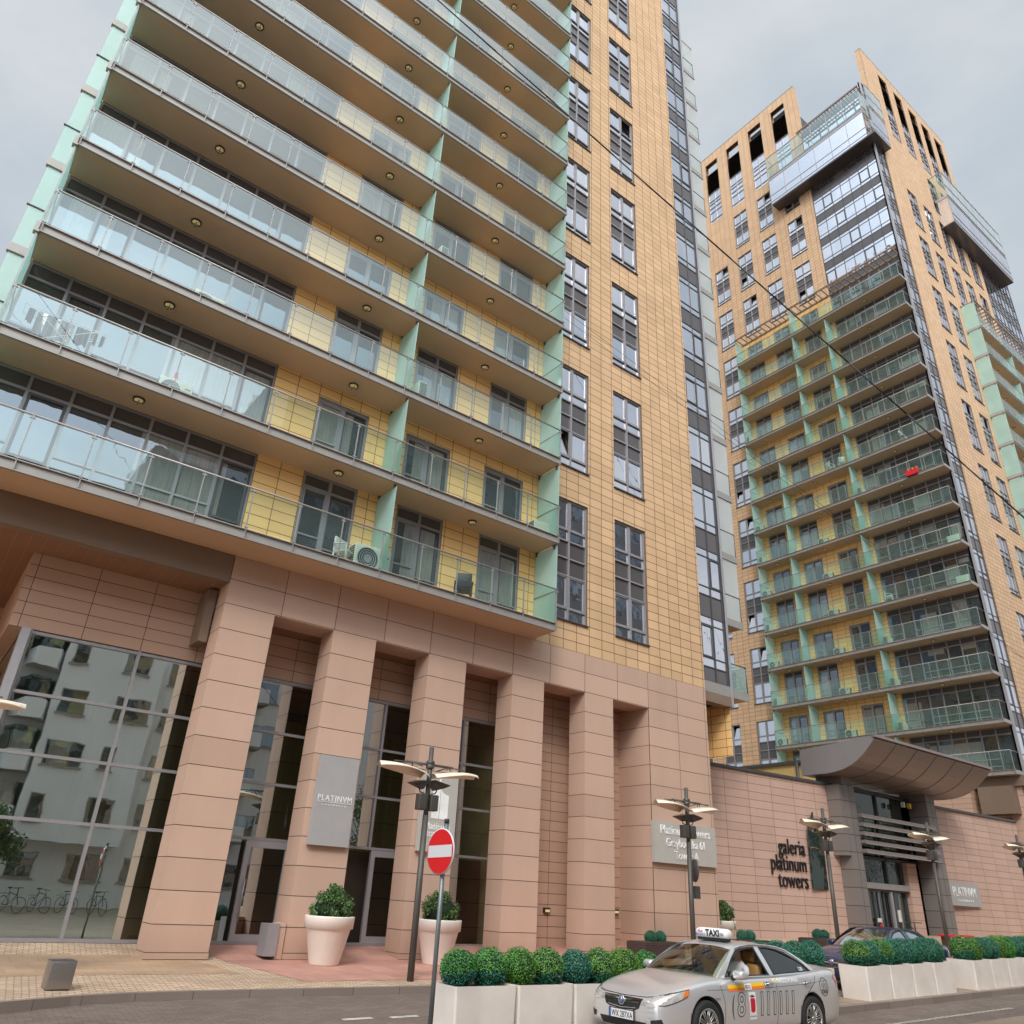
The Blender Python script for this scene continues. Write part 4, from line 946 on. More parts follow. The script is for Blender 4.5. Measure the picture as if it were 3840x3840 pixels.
for fl in range(6):
    for i in range(19):
        x = -32 + i * 3.2; z = 1.2 + fl * 3.1
        if x > 29: continue
        if x > 14 and False: continue
        if x > 0 and fl > 4: continue
        y = -14 if x < 0 else -15.5
        if -22.5 < x < -11.5: y = -12.6
        if 5.5 < x < 12.5: y = -14
        if -22.5 < x < -11.5 and fl == 0: y = -14
        if 5.5 < x < 12.5 and fl == 0: y = -15.5
        w = (1.5, .8, 2.1)[(i * 5 + fl) % 3]
        mb = MB(); mb.box(x, x + w, y + .0, y + .03, z, z + 1.5, 'frame'); mb.box(x - .1, x + w + .1, y, y + .12, z - .1, z, 'steel')
        o = obj('window', mb, OB); g = MB(); g.box(x + .07, x + w - .07, y + .02, y + .045, z + .07, z + 1.43, 'glass_b'); obj('pane', g, o); k += 1
for fl in range(1, 6):
    for x in (-30, -8, 16, 22):
        y = -14 if x < 0 else -15.5
        if x > 0 and fl > 4: continue
        mb = MB(); z = .9 + fl * 3.1; mb.box(x, x + 3.6, y - .1, y + 1.3, z - .15, z, 'concrete'); mb.box(x, x + 3.6, y + 1.25, y + 1.3, z, z + 1.0, 'render'); obj('balcony', mb, OB)
for fl in range(1, 6):
    for x in (1.6, 4.0):
        z = .9 + fl * 3.1; mb = MB(); mb.prism([(x, -15.4), (x + .5, -13.9), (x + 1.7, -13.9), (x + 2.2, -15.4)], z - .2, z + .95, 'render', 'xy'); mb.prism([(x + .1, -15.4), (x + .55, -14.0), (x + 1.65, -14.0), (x + 2.1, -15.4)], z + .95, z + 2.3, 'glass_b', 'xy'); obj('bay_window', mb, OB)

def foliage(mb, c, r, n, size, m, squash=(1, 1, 1), shell=.72, rnd=random):
    for _ in range(n):
        v = Vector((rnd.gauss(0, 1), rnd.gauss(0, 1), rnd.gauss(0, 1))).normalized()
        q = r * (shell + (1 - shell) * rnd.random()) if shell < 1 else r
        p = Vector((c[0] + v.x * q * squash[0], c[1] + v.y * q * squash[1], c[2] + v.z * q * squash[2]))
        t = (v + Vector((rnd.uniform(-.8, .8), rnd.uniform(-.8, .8), rnd.uniform(-.8, .8)))).normalized()
        a = t.orthogonal().normalized(); a.rotate(Matrix.Rotation(rnd.uniform(0, 6.28), 3, t)); b = t.cross(a); s = size * rnd.uniform(.6, 1.3)
        mb.face([p - a * s * .5, p + b * s * .32, p + a * s * .6, p - b * s * .32], m)
def tree(x, y, h, r, label):
    t = thing('street_tree', label, 'tree', None, (x, y, -.3)); mb = MB()
    mb.tube((x, y, -.3), (x + .1, y, h * .5), .16, 'bark', 10, .10)
    rr = random.Random(int(x * 10))
    for i in range(7):
        a = i * .9; mb.tube((x + .08, y, h * (.32 + .03 * i)), (x + r * .7 * math.cos(a), y + r * .7 * math.sin(a), h * (.55 + .05 * i)), .06, 'bark', 6, .02)
    obj('trunk', mb, t); mb = MB()
    for i in range(16):
        a = rr.uniform(0, 6.28); q = rr.uniform(.2, .8) * r
        foliage(mb, (x + q * math.cos(a), y + q * math.sin(a), h * rr.uniform(.5, .95)), r * .42, 260, .22, 'tree', rnd=rr, shell=.3)
    obj('crown', mb, t, False)
tree(-14, -8.5, 7.5, 2.8, 'bushy street tree across the street, mirrored in the leftmost storefront glass')
tree(79, -7, 12, 4.2, 'tall street tree mirrored in the wall emblem panel')
tree(88, -8, 13, 4.6, 'tall street tree mirrored in the entrance glass, middle of three')
tree(98, -8, 12, 4.2, 'tall street tree mirrored in the entrance glass, farthest of three')
tree(4.0, -8.5, 4.4, 2.1, 'small bushy tree mirrored in the lower left storefront glass')
tree(26, -8, 8, 3, 'bushy street tree across the street, mirrored in the gallery entrance glass')

# ------------------------------------------------------------------ street lamps with sail reflectors
def make_lamp():
    t = thing('street_lamp', 'x', 'street lamp', 'street lamps with cream sail reflectors')
    mb = MB(); mb.tube((0, 0, -.1), (0, 0, 3.2), .072, 'postgrey', 14, .066); mb.tube((0, 0, 3.2), (0, 0, 4.68), .058, 'postgrey', 12, .055); obj_local('pole', mb, t)
    mb = MB(); mb.tube((-.62, 0, 4.29), (.62, 0, 4.29), .03, 'postgrey', 8); mb.lathe([(.085, 4.2), (.10, 4.22), (.10, 4.27), (.075, 4.29), (.10, 4.31), (.10, 4.36), (.08, 4.38)], 'postgrey', 12)
    for s in (-1, 1):
        for y in (-.22, .22): mb.tube((s * .5, 0, 4.29), (s * .72, y, 4.25), .014, 'postgrey', 6); mb.tube((s * .5, 0, 4.29), (s * .32, y, 4.20), .014, 'postgrey', 6)
        mb.tube((s * .5, 0, 4.29), (s * .95, 0, 4.27), .012, 'postgrey', 6)
    obj_local('cross_arm', mb, t)
    for s in (-1, 1):                                            # curved lens-shaped sail, thickened
        mb = MB(); top = []; n, q = 12, 6
        for i in range(n + 1):
            u = i / n; x = s * (.10 + 1.22 * u); w = .42 * math.sin(PI * min(1, max(0, .10 + .86 * u))) ** .7 + .0; zc = 4.10 + .13 * math.sin(PI * u * .62)
            top.append([(x, w * (2 * j / q - 1), zc - .09 * (2 * j / q - 1) ** 2) for j in range(q + 1)])
        for i in range(n):
            for j in range(q):
                P = [top[i][j], top[i + 1][j], top[i + 1][j + 1], top[i][j + 1]]
                mb.face(P, 'sail', True); mb.face([(p[0], p[1], p[2] - .012) for p in reversed(P)], 'sail', True)
            for j in (0, q):
                a, b = top[i][j], top[i + 1][j]; mb.face([a, b, (b[0], b[1], b[2] - .012), (a[0], a[1], a[2] - .012)], 'sail')
        obj_local('reflector_sail', mb, t)
    for s in (-1, 1):
        mb = MB(); bm = [(s * .13, -.15, 3.86), (s * .13, .15, 3.86)]
        P = lambda a, b, c: (s * a, b, c)
        lo = [P(.16, -.08, 3.74), P(.16, .08, 3.74), P(.36, .08, 3.80), P(.36, -.08, 3.80)]; hi = [P(.08, -.17, 3.93), P(.08, .17, 3.93), P(.48, .17, 3.86), P(.48, -.17, 3.86)]
        mb.face(lo, 'postgrey'); mb.face(hi, 'lampglass')
        for i in range(4): j = (i + 1) % 4; mb.face([lo[i], lo[j], hi[j], hi[i]], 'postgrey')
        mb.face([P(.06, -.19, 3.95), P(.06, .19, 3.95), P(.5, .19, 3.875), P(.5, -.19, 3.875)], 'postgrey')
        mb.path([P(.24, 0, 3.76), P(.20, 0, 3.68), P(.10, 0, 3.66), P(.06, 0, 3.62)], .014, 'postgrey'); obj_local('floodlight', mb, t)
    for s in (-1, 1):
        mb = MB(); cushion(mb, s * .05 if s > 0 else -.25, .25 if s > 0 else -.05, -.10, .10, 3.30, 3.64, 'postgrey', .015); obj_local('gear_box', mb, t)
    return t
lamp0 = make_lamp()
lps = [(9.63, 15.87, 'lamp standing in front of the third stone column, behind the no-entry sign', 0),
       (18.55, 15.95, 'lamp whose pole crosses the wide three-line address board', 0), (26.1, 16.3, 'lamp between the wall emblem and the left entrance pillar', 0),
       (33.2, 16.2, 'lamp in front of the right entrance pillar', 0), (41.4, 16.2, 'lamp cut by the right picture edge', 0), (.02, 15.75, 'lamp cut by the left picture edge, in front of the leftmost storefront glass', 0)]
for i, (x, y, lb, rz) in enumerate(lps):
    loc = (x, y, pav_z(x, y)); lb = 'cream-sailed ' + lb
    if i == 0: lamp0.location = loc; lamp0['label'] = lb
    else: copy_tree(lamp0, loc, rz, lb)
# round sign seen from the side and small box on the second pole
t = thing('round_sign', 'dark round sign seen edge-on, strapped to the lamp pole by the wide address board', 'sign', None, (18.63, 15.95, 2.6))
mb = MB(); mb.lathe([(.001, -.012), (.30, -.012), (.30, .012), (.001, .012)], 'framed', 24, 'y'); o = obj_local('disc', mb, t, (.12, 0, 0), (0, 0, math.radians(62)))
mb = MB(); mb.box(-.12, .08, -.02, .02, -.02, .02, 'framed'); mb.box(.03, .22, -.08, .04, -.72, -.40, 'postgrey'); obj_local('bracket', mb, t)

# ------------------------------------------------------------------ no-entry sign
sx, sy_ = 6.36, 9.98
t = thing('traffic_sign', 'round red no-entry sign with white bar on a galvanised pole', 'sign', None, (sx, sy_, -.27))
mb = MB(); mb.tube((.06, 0, 0), (.06, 0, 2.86), .032, 'galv', 12); mb.tube((.06, 0, 2.85), (.06, 0, 2.91), .036, 'dark', 10); obj_local('pole', mb, t)
disc_rot = Matrix.Rotation(math.radians(96 - 3), 4, 'Z')
mb = MB(); mb.lathe([(.001, .012), (.292, .012), (.302, .004), (.302, -.012), (.001, -.012)], 'signw', 48, 'y'); D = obj_local('disc', mb, t)
mb2 = MB(); mb2.lathe([(.001, -.0145), (.288, -.0145)], 'red', 48, 'y'); Df = obj_local('red_face', mb2, D)
mb3 = MB(); mb3.box(-.262, .262, -.0185, -.0165, -.078, .078, 'signw'); Db = obj_local('white_bar', mb3, D)
D.location = (0, 0, 2.48); D.rotation_euler = (math.radians(0), math.radians(-2), math.radians(-84 + 0))
mb = MB(); mb.box(.01, .1, -.04, .04, 2.22, 2.27, 'galv'); mb.box(.01, .1, -.04, .04, 2.68, 2.73, 'galv'); obj_local('clamp', mb, t)

# ------------------------------------------------------------------ bollard box, pots
t = thing('bollard', 'brushed steel cube bollard on the beige block paving', 'bollard', None, (2.98, 15.68, 0))
mb = MB(); cushion(mb, -.175, .19, -.20, .22, .03, .41, 'steelbox', .008); obj_local('body', mb, t); mb = MB(); mb.box(-.16, .17, -.18, .2, 0, .035, 'dark'); obj_local('base', mb, t)
mb = MB(); mb.box(-.17, .185, -.195, .215, .409, .418, 'framed'); obj_local('lid', mb, t)
t = thing('waste_bin', 'slim grey metal bin fixed to the side of the second stone column', 'bin', None, (8.0, 19.4, .14))
mb = MB(); mb.box(7.72, 8.0, 19.15, 19.62, .2, .85, 'frame'); obj('body', mb, t); mb = MB(); mb.box(8.0, 8.17, 19.2, 19.6, .14, .87, 'pink'); obj('mount', mb, t)
def conifer(mb, x, y, z, h, r, rr):
    for i in range(44):
        u = rr.random(); a = rr.uniform(0, 6.28); q = r * math.sqrt(max(0, 1 - u ** 2.0)) * rr.uniform(.5, 1.0)
        foliage(mb, (x + q * math.cos(a), y + q * math.sin(a), z + .0 + h * u * .9), .14, 150, .055, 'leafC', rnd=rr, shell=.2)
def flower_pot(x, y, R, H, lb, seed):
    z = pav_z(x, y); t = thing('plant_pot', lb, 'pot', 'tall white stone pots by the podium', (x, y, z)); mb = MB(); k = R / .6; n = 40
    mb.lathe([(.001, 0), (.34 * k, 0), (.355 * k, .02), (.53 * k, H - .26), (.535 * k, H - .255), (.585 * k, H - .25), (R, H - .03), (R, H), (.55 * k, H), (.53 * k, H - .04), (.50 * k, H - .12), (.001, H - .12)], 'pot', n); obj_local('body', mb, t)
    mb = MB(); mb.lathe([(.001, H - .07), (.52 * k, H - .08)], 'soil', 20); obj_local('soil', mb, t)
    t2 = thing('clipped_shrub', lb.replace('white', 'loose green shrub in the white'), 'shrub', 'loose shrubs in the tall pots', (x, y, z + H)); rr = random.Random(seed)
    mb = MB(); bmh = .62
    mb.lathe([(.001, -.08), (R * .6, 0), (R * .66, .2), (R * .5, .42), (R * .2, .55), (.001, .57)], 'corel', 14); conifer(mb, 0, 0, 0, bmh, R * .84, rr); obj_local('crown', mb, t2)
    mb = MB(); mb.tube((0, 0, -.1), (0, 0, .4), .03, 'bark', 6); obj_local('stem', mb, t2)
flower_pot(8.88, 18.45, .57, .98, 'white round pot in front of the second stone column', 1)
flower_pot(11.88, 18.45, .57, .98, 'white round pot in front of the third stone column', 2)
flower_pot(25.3, 20.3, .44, .75, 'white round pot behind the taxi, at the podium corner', 3)

# ------------------------------------------------------------------ planter rows with clipped balls
rb = random.Random(3)
def ball_mesh(seed, m, m2):
    rr = random.Random(seed); mb = MB(); bm = bmesh.new(); bmesh.ops.create_icosphere(bm, subdivisions=3, radius=.275)
    for v in bm.verts: v.co *= 1 + rr.uniform(-.03, .03)
    b = len(mb.v); mb.v += [tuple(v.co) for v in bm.verts]
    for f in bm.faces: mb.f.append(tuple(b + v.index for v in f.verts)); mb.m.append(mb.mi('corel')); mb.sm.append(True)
    bm.free()
    for k in range(4200):
        v = Vector((rr.gauss(0, 1), rr.gauss(0, 1), rr.gauss(0, 1))).normalized()
        q = .280 + .036 * rr.random() + (.02 * rr.random() if rr.random() < .03 else 0) + .010 * math.sin(9 * v.x + seed) * math.sin(8 * v.z + 2 * seed) + .008 * math.sin(5 * v.y + seed)
        p = v * q; t = (v * 1.1 + Vector((rr.uniform(-1, 1), rr.uniform(-1, 1), rr.uniform(-.6, 1)))).normalized()
        a = t.orthogonal().normalized(); a.rotate(Matrix.Rotation(rr.uniform(0, 6.28), 3, t)); c = t.cross(a); s = rr.uniform(.016, .032)
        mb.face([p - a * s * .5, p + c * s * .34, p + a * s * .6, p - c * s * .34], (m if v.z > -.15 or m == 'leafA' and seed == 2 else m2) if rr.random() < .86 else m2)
    return mb.mesh('clipped_ball_shrub', False)
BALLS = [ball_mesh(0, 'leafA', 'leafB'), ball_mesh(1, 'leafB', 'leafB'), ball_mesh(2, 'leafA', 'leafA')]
mbp = MB()
def planter_mesh(w, d, h):
    mb = MB(); bm = bmesh.new(); bmesh.ops.create_cube(bm, size=1)
    for v in bm.verts:
        k = .965 if v.co.z < 0 else 1; v.co = Vector((v.co.x * w * k, v.co.y * d * k, (v.co.z + .5) * h))
    topf = [f for f in bm.faces if f.normal.z > .9]; r = bmesh.ops.inset_region(bm, faces=topf, thickness=.035); bmesh.ops.translate(bm, verts=topf[0].verts[:], vec=(0, 0, -.07))
    es = [e for e in bm.edges if abs(e.verts[0].co.z - e.verts[1].co.z) > .3 * h]; bmesh.ops.bevel(bm, geom=es, offset=.035, segments=4, profile=.5, affect='EDGES')
    es = [e for e in bm.edges if e.verts[0].co.z > h - .001 and e.verts[1].co.z > h - .001]; bmesh.ops.bevel(bm, geom=es, offset=.008, segments=2, affect='EDGES')
    bm.normal_update(); bm.verts.index_update(); mb.v += [tuple(v.co) for v in bm.verts]
    for f in bm.faces: mb.f.append(tuple(v.index for v in f.verts)); mb.m.append(mb.mi('planter')); mb.sm.append(False)
    bm.free(); s = MB(); s.box(-w * .46, w * .46, -d * .46, d * .46, h - .11, h - .055, 'soil'); return mb.mesh('planter_box'), s.mesh('soil')
PLM = planter_mesh(1.22, .72, .69)
def planter(x, y, lb, z=None, rz=0, sxx=1):
    o = bpy.data.objects.new('planter_box', PLM[0]); COL.objects.link(o); o.location = (x, y, isl_z(x) if z is None else z); o.rotation_euler = (0, math.radians(-1.3) if x > 17 else 0, rz); o.scale = (sxx, 1, 1)
    tag(o, lb, 'planter', 'pale planter boxes along the kerb island'); c = bpy.data.objects.new('soil', PLM[1]); COL.objects.link(c); c.parent = o; return o
def ball(x, y, z, r, kind, lb, grp):
    o = bpy.data.objects.new('clipped_ball_shrub', BALLS[kind]); COL.objects.link(o); s = r / .30; o.location = (x, y, z + r * .90); o.scale = (s * rb.uniform(.95, 1.04), s * rb.uniform(.95, 1.04), s * rb.uniform(.94, 1.06)); o.rotation_euler = (rb.uniform(-.12, .12), rb.uniform(-.12, .12), rb.uniform(0, 6.28))
    return tag(o, lb, 'shrub', grp)
ords = ['leftmost', 'second', 'third', 'fourth', 'fifth', 'sixth', 'seventh', 'eighth', 'ninth', 'tenth', 'eleventh', 'twelfth', 'thirteenth', 'fourteenth']
def row(x0, n, w, where, kinds, y=11.53, first=0, gap=.03):
    for i in range(n):
        x = x0 + w * (i + .5); planter(x, y, sxx=(w - gap) / 1.22, lb='%s pale planter box %s' % (ords[i] if n > 1 else 'single', where)); z = isl_z(x) + .62
        for j in (0, 1):
            k = i * 2 + j
            ball(x + (-.25 * w, .25 * w)[j] + rb.uniform(-.015, .015), y + rb.uniform(-.02, .02) + .02, z, (.29 if x < 14 else .30) + rb.uniform(-.008, .008), kinds[k % len(kinds)], '%s clipped ball shrub in the planter row %s' % (ords[k], where), 'clipped ball shrubs in the pale planters')
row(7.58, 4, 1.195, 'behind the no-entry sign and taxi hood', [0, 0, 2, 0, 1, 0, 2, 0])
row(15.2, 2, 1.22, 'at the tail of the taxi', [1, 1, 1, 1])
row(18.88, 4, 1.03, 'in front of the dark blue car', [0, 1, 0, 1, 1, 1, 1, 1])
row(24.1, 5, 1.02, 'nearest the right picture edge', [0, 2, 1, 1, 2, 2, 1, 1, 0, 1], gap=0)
for x, lb in ((19.9, 'behind the lamp pole and taxi roof'), (24.3, 'against the pink gallery wall behind the taxi'), (28.7, 'beside the lamp left of the entrance')):
    y = 18.6; z = pav_z(x, y); t = thing('low_planter', 'dark metal planter ' + lb, 'planter', 'dark metal planters at the gallery wall', (x, y, z))
    mb = MB(); mb.box(-.85, .85, -.4, .4, 0, .42, 'corten'); obj_local('body', mb, t); mb = MB()
    for i in range(6): mb.box(-.86, .86, -.41, .41, .03 + i * .065, .045 + i * .065, 'framed')
    mb.box(-.8, .8, -.35, .35, .4, .43, 'soil'); obj_local('ribs', mb, t)
    for j in (-.22, .2): ball(x + j, y, z + .36, .19, 1, '%s small clipped ball in the dark planter %s' % ('left' if j < 0 else 'right', lb), 'small clipped balls in the dark planters')

# ------------------------------------------------------------------ air conditioners and balcony clutter
def ac_meshes():
    b = MB(); cushion(b, -.42, .42, -.16, .16, 0, .58, 'acwhite', .02)
    for x in (-.3, .3): b.box(x - .03, x + .03, -.15, .15, -.05, .01, 'dark')
    for i in range(9): b.box(.425, .43, -.13, .13, .06 + i * .055, .085 + i * .055, 'dark'); b.box(-.43, -.425, -.13, .13, .06 + i * .055, .085 + i * .055, 'dark')
    f = MB(); f.lathe([(.001, -.162), (.06, -.166), (.23, -.163), (.24, -.17), (.25, -.16)], 'framel', 24, 'y', (-.12, 0, .29))
    for r in (.10, .15, .20): f.lathe([(r, -.168), (r + .012, -.172), (r + .024, -.168)], 'dark', 24, 'y', (-.12, 0, .29))
    f.box(.22, .36, -.168, -.16, .40, .43, 'dark'); return b.mesh('body'), f.mesh('fan_grille')
ACM = ac_meshes()
def ac(p, rz, lb, sc=1):
    t = thing('air_conditioner', lb, 'air conditioner', 'cream outdoor air conditioner units on balconies', p, rz); t.scale = (sc, sc, sc)
    for n_, m_ in zip(('body', 'fan_grille'), ACM):
        o = bpy.data.objects.new(n_, m_); COL.objects.link(o); o.parent = t
floor_z = lambda k, dz=0: slab(k) + .30 + dz
ac((2.75, 18.8, floor_z(2)), 0, 'cream air conditioner on the third near balcony from the bottom, middle of the left half')
ac((2.55, 18.75, floor_z(1)), 0, 'cream air conditioner with a red can on top, second near balcony up')
ac((9.5, 18.7, floor_z(2) + .1), PI / 2, 'cream air conditioner turned sideways, right of the divider screen on the third near balcony up')
ac((9.7, 18.7, floor_z(4)), PI / 2, 'cream air conditioner right of the divider screen on the fifth near balcony up')
ac((14.9, 18.7, floor_z(1)), PI, 'cream air conditioner at the right end of the second near balcony up')
ac((8.7, 18.72, floor_z(0)), 0, 'large cream air conditioner beside white chair on the lowest near balcony', 1.35)
names = ['lowest', 'second', 'third', 'fourth', 'fifth', 'sixth', 'seventh', 'eighth', 'ninth', 'tenth', 'eleventh']
for k in (1, 2, 3, 4, 5, 6, 7): ac((53.85, 36.3, floor_z(k, .5)), -PI / 2 if k % 2 else PI, 'air conditioner at the left end of the far tower balcony, %s floor up' % names[k])
ac((53.85, 36.3, floor_z(10, .5)), PI, 'air conditioner at the left end of the far tower balcony, eleventh floor up')
for k in (1, 2, 3, 4, 5, 6): ac((54.0, 30.6, floor_z(k, .5)), -PI / 2, 'air conditioner midway along the far tower balcony, %s floor up' % names[k])
for k in (1, 2, 3, 7): ac((54.0, 26.75, floor_z(k, .5)), PI, 'air conditioner right of the divider screen on the far tower, %s floor up' % names[k])
for k in (4, 5): ac((53.9, 20.75, floor_z(k, .5)), PI / 2, 'air conditioner at the right end of the far tower balcony, %s floor up' % names[k])
t = thing('drink_can', 'small red can standing on a balcony air conditioner', 'can', None, (2.5, 18.72, floor_z(1) + .58)); mb = MB(); mb.lathe([(.001, 0), (.05, 0), (.055, .02), (.055, .12), (.045, .16), (.04, .28), (.001, .28)], 'redb', 14); obj_local('body', mb, t)
mb = MB(); mb.lathe([(.056, .04), (.056, .09)], 'lettw', 14); obj_local('label_band', mb, t)
def chair(p, rz, lb, m='white'):
    t = thing('plastic_chair', lb, 'chair', None, p, rz); mb = MB(); cushion(mb, -.25, .25, -.24, .24, .40, .45, m, .02); obj_local('seat', mb, t)
    mb = MB(); cushion(mb, -.24, .24, .20, .26, .45, .92, m, .025); obj_local('backrest', mb, t)
    for s in (-1, 1):
        mb = MB(); mb.path([(s * .26, -.24, .0), (s * .27, -.22, .62), (s * .27, .22, .66)], .025, m, 6); obj_local('armrest', mb, t)
        for y in (-.22, .22): mb = MB(); mb.tube((s * .25, y * 1.1, 0), (s * .22, y, .42), .028, m, 6); obj_local('leg', mb, t)
chair((7.95, 18.75, floor_z(0)), .5, 'white plastic chair on the lowest near balcony, left of the divider')
chair((12.0, 18.8, floor_z(0)), 2.6, 'black chair on the lowest near balcony, between the two right windows', 'dark')
chair((53.95, 29.0, floor_z(8, .5)), 1.2, 'white chair on the far tower, left of the divider near the hanging cable'); chair((53.95, 28.0, floor_z(8, .5)), 2.2, 'white chair on the far tower, right of its twin on the ninth balcony')
chair((53.95, 26.1, floor_z(4, .5)), .3, 'white chair on the far tower, right of the divider on the fifth balcony')
t = thing('drying_rack', 'folding drying rack with dark laundry on the leftmost near balcony', 'drying rack', None, (-.2, 18.75, floor_z(1)))
mb = MB(); z = floor_z(1)
for y in (18.5, 18.95):
    mb.tube((-1.1, y, z + 1.0), (.7, y, z + 1.0), .009, 'white', 5)
for i in range(8): mb.tube((-1.1 + i * .257, 18.5, z + 1.0), (-1.1 + i * .257, 18.95, z + 1.0), .005, 'white', 4)
for y in (18.5, 18.95): mb.tube((-.9, y, z), (.5, y, z + 1.0), .009, 'white', 5); mb.tube((.5, y, z), (-.9, y, z + 1.0), .009, 'white', 5)
obj('frame', mb, t)
for x0, x1, h, m in ((-1.0, -.86, .4, 'dark'), (-.8, .0, .62, 'spandrel'), (.05, .35, .5, 'dark'), (.45, .52, .38, 'dark'), (.6, .68, .34, 'dark')):
    mb = MB(); n = 8
    for i in range(n):
        a = x0 + (x1 - x0) * i / n; b = x0 + (x1 - x0) * (i + 1) / n; mb.face([(a, 18.6 + .02 * math.sin(i * 2), z + 1.0), (b, 18.6 + .02 * math.sin(i * 2 + 2), z + 1.0), (b, 18.6 + .03 * math.sin(i * 2 + 2), z + 1.0 - h + .03 * math.sin(b * 30)), (a, 18.6 + .03 * math.sin(i * 2), z + 1.0 - h + .03 * math.sin(a * 30))], m)
    obj('garment', mb, t, False)
t = thing('flower_box', 'red plastic flower box hung outside a far tower balcony rail', 'flower box', None, (53.3, 22.3, slab(7) + .6)); mb = MB(); mb.prism([(21.95, slab(7) + .62), (22.75, slab(7) + .62), (22.8, slab(7) + 1.0), (21.9, slab(7) + 1.0)], 53.18, 53.38, 'redb', 'yz'); obj('box', mb, t)
mb = MB(); rr = random.Random(5)
for i in range(6): foliage(mb, (53.28, 21.98 + .15 * i, slab(7) + 1.1), .13, 30, .09, 'redb' if i % 2 else 'yel', rnd=rr, shell=.2)
obj('flowers', mb, t, False)

# ------------------------------------------------------------------ overhead cables
for (a, b, r, lb) in (((3.41, 7.87, 16.26), (14.82, 4.46, 8.34), .014, 'thick black overhead cable running diagonally across both towers'), ((15.3, 19.2, 24.0), (36, 12.6, 12.2), .008, 'thin overhead wire crossing the near tower wall, upper of the pair'), ((15.3, 19.2, 23.6), (36, 12.2, 11.6), .008, 'thin overhead wire crossing the near tower wall, lower of the pair')):
    A, B = Vector(a), Vector(b); mb = MB(); pts = [A.lerp(B, t / 10) - Vector((0, 0, .0)) for t in range(-6 if r > .01 else 0, 18)]; mb.path(pts, r, 'dark', 6)
    tag(obj('overhead_cable', mb), lb, 'cable')

# ------------------------------------------------------------------ people
def skin_body(name, joints, edges, mats, parent, loc, rz=0):
    me = bpy.data.meshes.new(name); me.from_pydata([j[0] for j in joints], edges, [])
    o = bpy.data.objects.new(name, me); COL.objects.link(o); sk = o.modifiers.new('skin', 'SKIN'); sk.use_smooth_shade = True
    for i, j in enumerate(joints):
        r = j[1]; me.skin_vertices[0].data[i].radius = (r, r) if isinstance(r, (int, float)) else r
    me.skin_vertices[0].data[0].use_root = True
    ss = o.modifiers.new('sub', 'SUBSURF'); ss.levels = 2; ss.render_levels = 2
    bpy.context.view_layer.update(); dg = bpy.context.evaluated_depsgraph_get(); m2 = bpy.data.meshes.new_from_object(o.evaluated_get(dg)); bpy.data.objects.remove(o)
    m2.materials.clear()
    for m in mats[0]: m2.materials.append(M[m])
    for p in m2.polygons: p.material_index = mats[1](p.center); p.use_smooth = True
    n = bpy.data.objects.new(name, m2); COL.objects.link(n); n.parent = parent; return n
def hand(parts, w, d, s):
    """five short finger chains rooted in the palm at wrist w, pointing along d"""
    j = []; e = []
    d = Vector(d).normalized(); side = d.orthogonal().normalized()
    for i, (o, ln) in enumerate(((-.03, .065), (-.01, .08), (.01, .075), (.03, .06))):
        a = Vector(w) + d * .07 + side * o; j += [(tuple(a), .009), (tuple(a + d * ln * .55), .008), (tuple(a + d * ln + Vector((0, .012, 0))), .007)]
    return j
